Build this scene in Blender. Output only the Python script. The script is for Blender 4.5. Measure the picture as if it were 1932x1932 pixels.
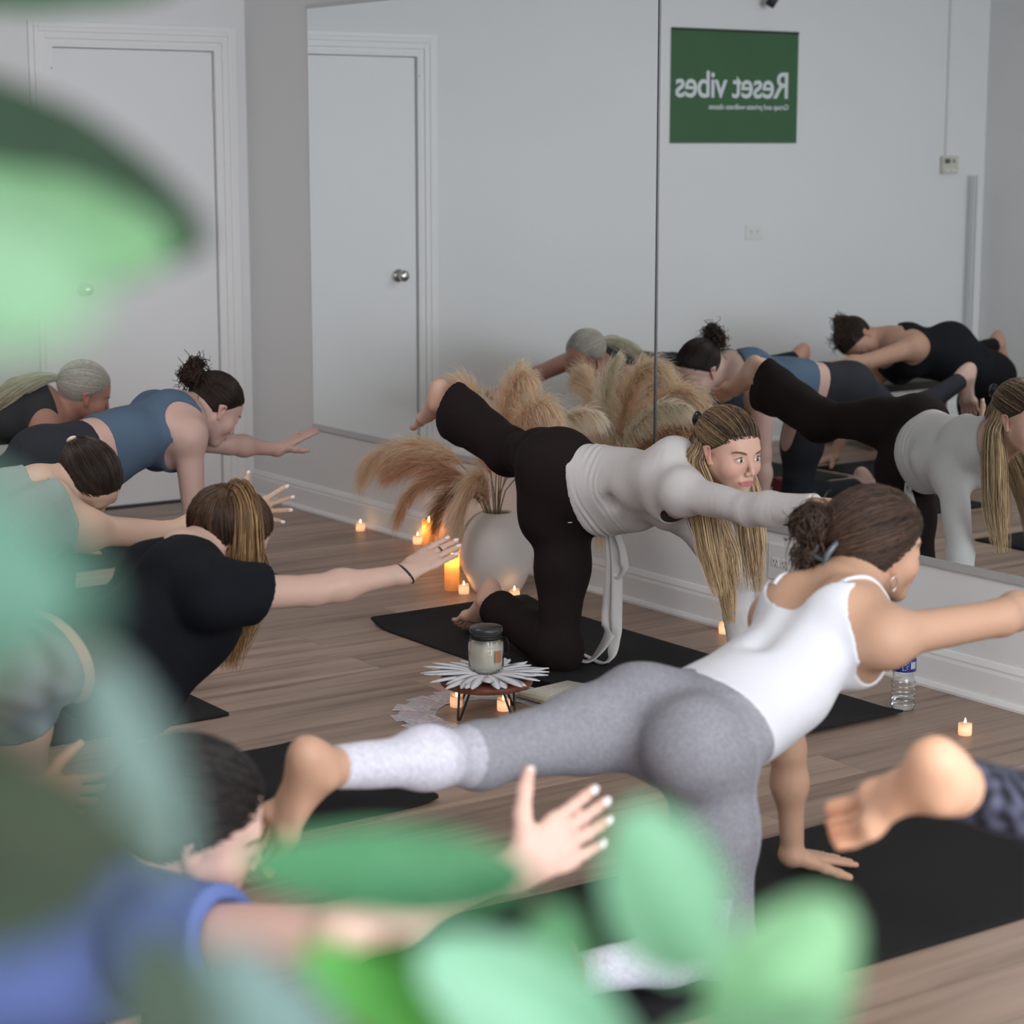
import bpy, bmesh, math, random
import numpy as np
from mathutils import Vector, Matrix

for o in list(bpy.data.objects):
    bpy.data.objects.remove(o)
SC = bpy.context.scene
COL = SC.collection
PI = math.pi
RNG = np.random.default_rng(7)
random.seed(7)

# ------------------------------------------------------------------ camera
cam_d = bpy.data.cameras.new('camera')
cam = bpy.data.objects.new('camera', cam_d)
COL.objects.link(cam)
cam.location = (0, 0, 1.58)
cam.rotation_euler = (PI / 2 - math.atan(696 / 4000.0), 0, 0)
cam_d.sensor_width = 24.0
cam_d.sensor_height = 24.0
cam_d.lens = 24.0 * 4000 / 1932
cam_d.clip_start = 0.05
cam_d.dof.use_dof = True
cam_d.dof.focus_distance = 6.2
cam_d.dof.aperture_fstop = 2.5
SC.camera = cam

# ------------------------------------------------------------------ light and exposure
SC.view_settings.view_transform = 'Standard'
SC.view_settings.look = 'None'
SC.view_settings.gamma = 1.0
SC.view_settings.use_curve_mapping = False
SC.view_settings.exposure = 0.0

# room frame: a along the mirrored wall (0 at the door wall), b out of the mirrored wall
CX, CY = -1.17382, 9.53132
UA = math.radians(35)
U = np.array([math.sin(UA), -math.cos(UA), 0.0])
V = np.array([-math.cos(UA), -math.sin(UA), 0.0])
ROT = -math.radians(55)          # local x = U, local y = -V
C0 = np.array([CX, CY, 0.0])
def W(a, b, z=0.0):
    return C0 + U * a + V * b + np.array([0, 0, z])
RW, RH, RL = 4.73, 2.75, 11.0    # room depth, height, length

world = bpy.data.worlds.new('World')
SC.world = world
world.use_nodes = True
world.node_tree.nodes['Background'].inputs[0].default_value = (0.75, 0.85, 1.0, 1)
world.node_tree.nodes['Background'].inputs[1].default_value = 1.0

def area(name, pos, target, sx, sy, power, col):
    l = bpy.data.lights.new(name, 'AREA')
    l.shape = 'RECTANGLE'; l.size = sx; l.size_y = sy; l.energy = power; l.color = col
    o = bpy.data.objects.new(name, l); COL.objects.link(o)
    o.location = pos
    d = Vector(target) - Vector(pos)
    o.rotation_euler = d.to_track_quat('-Z', 'Y').to_euler()
    return o
area('daylight', W(RL - 0.05, 2.4, 1.55), W(0, 2.4, 1.2), 4.2, 2.1, 245, (0.86, 0.93, 1.0))
area('ceiling_fill_near', W(7.6, 2.6, 2.70), W(7.6, 2.6, 0), 1.2, 0.6, 30, (1.0, 0.94, 0.88))  # unseen fill lamp added under the ceiling, no fixture behind it
area('ceiling_fill_far', W(2.6, 2.6, 2.70), W(2.6, 2.6, 0), 1.2, 0.6, 22, (1.0, 0.95, 0.92))  # second added fill lamp, towards the door wall

# ------------------------------------------------------------------ materials
MATS = {}
def nt(name):
    m = bpy.data.materials.new(name); m.use_nodes = True
    n = m.node_tree; b = n.nodes['Principled BSDF']
    return m, n, b
def mat(name, col, rough=0.6, metal=0.0, bump=0.0, bscale=60.0, var=0.0, vscale=8.0, spec=0.5, sheen=0.0, trans=0.0, stretch=None):
    if name in MATS: return MATS[name]
    m, n, b = nt(name)
    b.inputs['Base Color'].default_value = (*col, 1)
    b.inputs['Roughness'].default_value = rough
    b.inputs['Metallic'].default_value = metal
    b.inputs['Specular IOR Level'].default_value = spec
    if sheen: b.inputs['Sheen Weight'].default_value = sheen
    if trans: b.inputs['Transmission Weight'].default_value = trans
    tc = n.nodes.new('ShaderNodeTexCoord'); src = tc.outputs['Object']
    if stretch:
        mp = n.nodes.new('ShaderNodeMapping'); mp.inputs['Scale'].default_value = stretch
        n.links.new(src, mp.inputs['Vector']); src = mp.outputs['Vector']
    if var:
        t = n.nodes.new('ShaderNodeTexNoise'); t.inputs['Scale'].default_value = vscale; t.inputs['Detail'].default_value = 5
        n.links.new(src, t.inputs['Vector'])
        mx = n.nodes.new('ShaderNodeMix'); mx.data_type = 'RGBA'
        mx.inputs[6].default_value = (*[max(0, c * (1 - var)) for c in col], 1)
        mx.inputs[7].default_value = (*[min(1, c * (1 + var)) for c in col], 1)
        cr = n.nodes.new('ShaderNodeMapRange'); cr.inputs[1].default_value = .3; cr.inputs[2].default_value = .7
        n.links.new(t.outputs['Fac'], cr.inputs[0]); n.links.new(cr.outputs[0], mx.inputs[0])
        n.links.new(mx.outputs[2], b.inputs['Base Color'])
    if bump:
        t = n.nodes.new('ShaderNodeTexNoise'); t.inputs['Scale'].default_value = bscale; t.inputs['Detail'].default_value = 4
        n.links.new(src, t.inputs['Vector'])
        bp = n.nodes.new('ShaderNodeBump'); bp.inputs['Strength'].default_value = bump; bp.inputs['Distance'].default_value = 0.01
        n.links.new(t.outputs['Fac'], bp.inputs['Height']); n.links.new(bp.outputs[0], b.inputs['Normal'])
    MATS[name] = m
    return m
def attr_mat(name, rough=0.5, sss=0.0, bump=0.0, bscale=200, spec=0.4, sheen=0.0, gain=1.0, transl=0.0):
    """base colour comes from the per-point colour attribute 'tint'"""
    if name in MATS: return MATS[name]
    m, n, b = nt(name)
    a = n.nodes.new('ShaderNodeAttribute'); a.attribute_name = 'tint'
    n.links.new(a.outputs['Color'], b.inputs['Base Color'])
    b.inputs['Roughness'].default_value = rough
    b.inputs['Specular IOR Level'].default_value = spec
    if sss:
        b.inputs['Subsurface Weight'].default_value = sss
        b.inputs['Subsurface Radius'].default_value = (0.9, 0.35, 0.2)
        b.inputs['Subsurface Scale'].default_value = 0.012
    if bump:
        t = n.nodes.new('ShaderNodeTexNoise'); t.inputs['Scale'].default_value = bscale; t.inputs['Detail'].default_value = 4
        tc = n.nodes.new('ShaderNodeTexCoord'); n.links.new(tc.outputs['Object'], t.inputs['Vector'])
        bp = n.nodes.new('ShaderNodeBump'); bp.inputs['Strength'].default_value = bump; bp.inputs['Distance'].default_value = 0.004
        n.links.new(t.outputs['Fac'], bp.inputs['Height']); n.links.new(bp.outputs[0], b.inputs['Normal'])
    if transl:
        tr = n.nodes.new('ShaderNodeBsdfTranslucent'); n.links.new(a.outputs['Color'], tr.inputs['Color'])
        ms = n.nodes.new('ShaderNodeMixShader'); ms.inputs[0].default_value = transl
        n.links.new(b.outputs[0], ms.inputs[1]); n.links.new(tr.outputs[0], ms.inputs[2])
        n.links.new(ms.outputs[0], n.nodes['Material Output'].inputs['Surface'])
    MATS[name] = m
    return m
def emis(name, col, strength):
    m, n, b = nt(name)
    b.inputs['Base Color'].default_value = (*col, 1)
    b.inputs['Emission Color'].default_value = (*col, 1)
    b.inputs['Emission Strength'].default_value = strength
    return m

# ------------------------------------------------------------------ object helpers
def tag(o, label=None, cat=None, group=None, kind=None):
    if label: o['label'] = label
    if cat: o['category'] = cat
    if group: o['group'] = group
    if kind: o['kind'] = kind
    return o
def thing(name, label, cat, loc=(0, 0, 0), rz=0.0, group=None):
    o = bpy.data.objects.new(name, None); COL.objects.link(o)
    o.empty_display_size = 0.05
    o.location = tuple(float(q) for q in loc); o.rotation_euler = (0, 0, rz)
    return tag(o, label, cat, group)
def link(name, me, m, parent=None):
    if m is not None:
        for q in (m if isinstance(m, (list, tuple)) else [m]): me.materials.append(q)
    o = bpy.data.objects.new(name, me); COL.objects.link(o)
    if parent is not None: o.parent = parent
    return o
def np_mesh(name, V_, F_, m, parent=None, smooth=True, tint=None):
    """V_ (n,3); F_ (k,3|4) int array"""
    me = bpy.data.meshes.new(name)
    V_ = np.asarray(V_, dtype=np.float32); F_ = np.asarray(F_, dtype=np.int32)
    n, k = len(V_), len(F_); c = F_.shape[1]
    me.vertices.add(n); me.vertices.foreach_set('co', V_.ravel())
    me.loops.add(k * c); me.loops.foreach_set('vertex_index', F_.ravel())
    me.polygons.add(k); me.polygons.foreach_set('loop_start', np.arange(0, k * c, c, dtype=np.int32))
    try: me.polygons.foreach_set('loop_total', np.full(k, c, dtype=np.int32))
    except Exception: pass
    me.update(calc_edges=True)
    if smooth: me.polygons.foreach_set('use_smooth', np.ones(k, dtype=bool))
    if tint is not None:
        t = np.asarray(tint, dtype=np.float32)
        if t.ndim == 1: t = np.tile(t, (n, 1))
        if t.shape[1] == 3: t = np.hstack([t, np.ones((n, 1), np.float32)])
        at = me.attributes.new('tint', 'FLOAT_COLOR', 'POINT'); at.data.foreach_set('color', t.ravel())
    me.update()
    return link(name, me, m, parent)
def bm_obj(name, bm, m, parent=None, smooth=False, bevel=0.0, seg=2):
    if bevel:
        bmesh.ops.bevel(bm, geom=list(bm.edges), offset=bevel, segments=seg, affect='EDGES', profile=0.6)
    bmesh.ops.recalc_face_normals(bm, faces=bm.faces)
    me = bpy.data.meshes.new(name); bm.to_mesh(me); bm.free()
    if smooth: me.polygons.foreach_set('use_smooth', np.ones(len(me.polygons), dtype=bool))
    return link(name, me, m, parent)
def add_box(bm, x0, x1, y0, y1, z0, z1, f=None):
    vs = [bm.verts.new(tuple(f(x, y, z)) if f else (x, y, z)) for x in (x0, x1) for y in (y0, y1) for z in (z0, z1)]
    for q in ((0, 1, 3, 2), (4, 6, 7, 5), (0, 4, 5, 1), (2, 3, 7, 6), (0, 2, 6, 4), (1, 5, 7, 3)):
        bm.faces.new([vs[i] for i in q])
def rbox(name, dims, m, parent=None, bevel=0.0, kind=None, seg=2, smooth=False):
    """box(es) given in room coordinates a0,a1,b0,b1,z0,z1"""
    bm = bmesh.new()
    for d in (dims if isinstance(dims[0], (tuple, list)) else [dims]): add_box(bm, *d, f=W)
    o = bm_obj(name, bm, m, parent, smooth, bevel, seg)
    if kind: o['kind'] = kind
    return o
def lbox(name, dims, m, parent=None, bevel=0.0, seg=2):
    bm = bmesh.new()
    for d in (dims if isinstance(dims[0], (tuple, list)) else [dims]): add_box(bm, *d)
    return bm_obj(name, bm, m, parent, False, bevel, seg)
def lathe(name, prof, m, parent=None, seg=40, loc=(0, 0, 0), smooth=True, close=True):
    prof = np.array(prof, float); n = len(prof)
    ang = np.linspace(0, 2 * PI, seg, endpoint=False)
    V_ = np.stack([np.outer(prof[:, 0], np.cos(ang)), np.outer(prof[:, 0], np.sin(ang)), np.outer(prof[:, 1], np.ones(seg))], -1).reshape(-1, 3) + np.array(loc)
    F_ = []
    for i in range(n - 1):
        for j in range(seg):
            k = (j + 1) % seg
            F_.append((i * seg + j, i * seg + k, (i + 1) * seg + k, (i + 1) * seg + j))
    return np_mesh(name, V_, F_, m, parent, smooth)
def tubes(paths, rad, sides=3):
    """paths (N,M,3), rad (N,M) -> verts, quads"""
    P = np.asarray(paths, float); N, M, _ = P.shape
    T = np.gradient(P, axis=1); T /= np.linalg.norm(T, axis=2, keepdims=True) + 1e-9
    ref = np.where(np.abs(T[:, :1, 2:3]) > .85, np.array([[[1., 0, 0]]]), np.array([[[0, 0, 1.]]]))
    A = np.cross(T, np.broadcast_to(ref, T.shape)); A /= np.linalg.norm(A, axis=2, keepdims=True) + 1e-9
    B = np.cross(T, A)
    ang = np.arange(sides) * 2 * PI / sides
    R_ = np.asarray(rad, float)[..., None, None]
    V_ = P[:, :, None, :] + R_ * (A[:, :, None, :] * np.cos(ang)[None, None, :, None] + B[:, :, None, :] * np.sin(ang)[None, None, :, None])
    V_ = V_.reshape(-1, 3)
    i = np.arange(N)[:, None, None]; j = np.arange(M - 1)[None, :, None]; k = np.arange(sides)[None, None, :]
    k2 = (k + 1) % sides; b = (i * M + j) * sides; b2 = (i * M + j + 1) * sides
    F_ = np.stack([b + k, b + k2, b2 + k2, b2 + k], -1).reshape(-1, 4)
    return V_, F_
def blades(paths, rad, rng):
    """flat grass hairs: one strip per path, each turned its own way"""
    P = np.asarray(paths, float); N, M, _ = P.shape
    T = np.gradient(P, axis=1); T /= np.linalg.norm(T, axis=2, keepdims=True) + 1e-9
    A = np.cross(T, rng.normal(size=(N, 1, 3))); A /= np.linalg.norm(A, axis=2, keepdims=True) + 1e-9
    R_ = np.asarray(rad, float)[..., None]
    V_ = np.stack([P - A * R_, P + A * R_], 2).reshape(-1, 3)
    i = np.arange(N)[:, None]; j = np.arange(M - 1)[None]; b = (i * M + j) * 2
    F_ = np.stack([b, b + 1, b + 3, b + 2], -1).reshape(-1, 4)
    return V_, F_
def tube(name, pts, r, m, parent=None, sides=8, sub=6):
    pts = spline(np.array(pts, float), sub)
    rr = np.full(len(pts), r) if np.isscalar(r) else np.interp(np.linspace(0, 1, len(pts)), np.linspace(0, 1, len(r)), r)
    V_, F_ = tubes(pts[None], rr[None], sides)
    return np_mesh(name, V_, F_, m, parent)
def spline(p, sub=6):
    p = np.asarray(p, float)
    if len(p) < 3:
        t = np.linspace(0, 1, sub + 1)[:, None]; return p[0] * (1 - t) + p[1] * t
    q = np.vstack([2 * p[0] - p[1], p, 2 * p[-1] - p[-2]]); out = []
    for i in range(1, len(q) - 2):
        for t in np.linspace(0, 1, sub, endpoint=False):
            a, b, c, d = q[i - 1], q[i], q[i + 1], q[i + 2]
            out.append(.5 * ((2 * b) + (c - a) * t + (2 * a - 5 * b + 4 * c - d) * t * t + (3 * b - a - 3 * c + d) * t ** 3))
    out.append(p[-1]); return np.array(out)
def nrm(v):
    v = np.asarray(v, float); return v / (np.linalg.norm(v) + 1e-9)

# ------------------------------------------------------------------ implicit surfaces
def smin(a, b, k):
    h = np.maximum(k - np.abs(a - b), 0) / k
    return np.minimum(a, b) - h * h * k * .25
def smax(a, b, k): return -smin(-a, -b, k)
def cone(a, b, ra, rb, k=.02, op=1): return ('c', np.array(a, float), np.array(b, float), ra, rb, k, op)
def ball(a, r, k=.02, op=1): return ('s', np.array(a, float), r, k, op)
def ecap(a, b, side, wa, da, wb, db, k=.03, op=1):
    a = np.array(a, float); b = np.array(b, float); z = nrm(b - a); s = np.array(side, float); s = nrm(s - z * (s @ z))
    return ('e', a, z, s, np.cross(z, s), np.linalg.norm(b - a), wa, da, wb, db, k, op)
def ell(c, x, y, z, rx, ry, rz, k=.02, op=1): return ('o', np.array(c, float), np.array([x, y, z], float), (rx, ry, rz), k, op)
def pev(P, q):
    t = q[0]
    if t == 's': return np.sqrt(((P - q[1].astype(np.float32)) ** 2).sum(1)) - q[2]
    if t == 'c':
        a, b = q[1], q[2]; ab = (b - a).astype(np.float32); pa = P - a.astype(np.float32)
        h = np.clip(pa @ ab / (ab @ ab + 1e-12), 0, 1)
        d = pa - h[:, None] * ab
        return np.sqrt((d * d).sum(1)) - (q[3] + (q[4] - q[3]) * h)
    if t == 'e':
        _, a, z, s, n, L, wa, da, wb, db, k, op = q
        pa = P - a.astype(np.float32); zz = pa @ z.astype(np.float32); x = pa @ s.astype(np.float32); y = pa @ n.astype(np.float32)
        h = np.clip(zz / L, 0, 1); w = wa + (wb - wa) * h; d = da + (db - da) * h; m = np.minimum(w, d); e = zz - np.clip(zz, 0, L)
        k0 = np.sqrt((x / w) ** 2 + (y / d) ** 2 + (e / m) ** 2); k1 = np.sqrt((x / w ** 2) ** 2 + (y / d ** 2) ** 2 + (e / m ** 2) ** 2)
        return np.where(k1 > 1e-4, k0 * (k0 - 1) / np.maximum(k1, 1e-4), -m)
    if t == 'o':
        pl = (P - q[1].astype(np.float32)) @ q[2].T.astype(np.float32); r = np.array(q[3], np.float32)
        k0 = np.sqrt(((pl / r) ** 2).sum(1)); k1 = np.sqrt(((pl / r ** 2) ** 2).sum(1))
        return np.where(k1 > 1e-4, k0 * (k0 - 1) / np.maximum(k1, 1e-4), -r.min())
def ev(P, prims):
    d = np.full(len(P), 9., np.float32)
    for q in prims:
        e = pev(P, q); k, op = q[-2], q[-1]
        d = smin(d, e, k) if op > 0 else smax(d, -e, k)
    return d
def surf(fn, lo, hi, h, band=3.0):
    """naive surface nets of fn(P)<0 inside the box lo..hi; voxel h"""
    lo = np.array(lo, float); hi = np.array(hi, float); B = 4
    nb = np.ceil((hi - lo) / (h * B)).astype(int) + 1
    g = np.stack(np.meshgrid(*[np.arange(k) for k in nb], indexing='ij'), -1).reshape(-1, 3)
    cen = (lo + (g * B + (B - 1) / 2) * h).astype(np.float32)
    dc = fn(cen)
    act = np.abs(dc) < h * B * 1.35 + .004
    N = nb * B
    vol = np.repeat(np.repeat(np.repeat(np.sign(dc).reshape(nb) * .02, B, 0), B, 1), B, 2).astype(np.float32)
    ga = g[act]
    off = np.stack(np.meshgrid(*[np.arange(B)] * 3, indexing='ij'), -1).reshape(-1, 3)
    idx = (ga[:, None, :] * B + off[None]).reshape(-1, 3)
    pts = (lo + idx * h).astype(np.float32)
    val = np.concatenate([fn(pts[i:i + 200000]) for i in range(0, len(pts), 200000)]) if len(pts) else np.zeros(0)
    vol[idx[:, 0], idx[:, 1], idx[:, 2]] = val
    ins = vol < 0
    cnt = np.zeros(N - 1, np.int8)
    for i in (0, 1):
        for j in (0, 1):
            for k in (0, 1): cnt += ins[i:N[0] - 1 + i, j:N[1] - 1 + j, k:N[2] - 1 + k]
    cell = (cnt > 0) & (cnt < 8)
    ci = np.argwhere(cell)
    if not len(ci): return np.zeros((0, 3)), np.zeros((0, 4), int)
    num = np.full(cell.shape, -1, np.int64); num[cell] = np.arange(len(ci))
    acc = np.zeros((len(ci), 3)); cn = np.zeros(len(ci))
    cor = np.array([[i, j, k] for i in (0, 1) for j in (0, 1) for k in (0, 1)])
    cv = np.stack([vol[ci[:, 0] + c[0], ci[:, 1] + c[1], ci[:, 2] + c[2]] for c in cor], 1)
    for x in range(8):
        for y in range(x + 1, 8):
            if np.abs(cor[x] - cor[y]).sum() != 1: continue
            a, b = cv[:, x], cv[:, y]; m = (a < 0) != (b < 0)
            t = np.where(m, a / np.where(a - b == 0, 1, a - b), 0)
            acc += m[:, None] * (cor[x] + (cor[y] - cor[x]) * t[:, None]); cn += m
    Vx = lo + (ci + acc / cn[:, None]) * h
    Fs = []
    for ax in range(3):
        a1, a2 = [(1, 2), (2, 0), (0, 1)][ax]
        sl0 = [slice(0, N[k] - 1) for k in range(3)]; sl1 = list(sl0); sl1[ax] = slice(1, N[ax])
        s0 = ins[tuple(sl0)]; s1 = ins[tuple(sl1)]
        e = np.argwhere(s0 != s1)
        e = e[(e[:, a1] > 0) & (e[:, a2] > 0)]
        if not len(e): continue
        fl = s0[e[:, 0], e[:, 1], e[:, 2]]
        def at(d1, d2):
            q = e.copy(); q[:, a1] -= d1; q[:, a2] -= d2; return num[q[:, 0], q[:, 1], q[:, 2]]
        Q = np.stack([at(1, 1), at(0, 1), at(0, 0), at(1, 0)], 1)
        Q[~fl] = Q[~fl][:, ::-1]
        Fs.append(Q)
    F_ = np.concatenate(Fs); F_ = F_[(F_ >= 0).all(1)]
    return Vx, F_
def keep_faces(V_, F_, mask):
    f = F_[mask[F_].all(1)]; u_, inv = np.unique(f, return_inverse=True)
    return V_[u_], inv.reshape(f.shape)
TEA = [('tealight standing alone furthest left, beyond the spread hand', 1.05, 0.068), ('tealight left of the tall pillar candle', 1.434, 0.032), ('tealight right of the nearest pillar candle', 2.333, 0.41), ('tealight in front of the round vase', 2.509, 0.313), ('tealight on the floor under the long blonde hair', 3.338, 0.057), ('tealight nearest the water bottle, alone at the right', 4.631, 0.311), ('front left tealight before the wooden stand', 3.598, 1.279), ('front right tealight before the wooden stand', 3.707, 1.192), ('tealight half hidden behind the stand leg', 3.431, 1.165)]
room_stand = (3.704, 1.248)
PHONE = (3.566, 0.984, .0075)
BOOK = (3.768, 0.969, .0075)
BOOKR = .12
BOT = (4.347, 0.260, 0)
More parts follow.
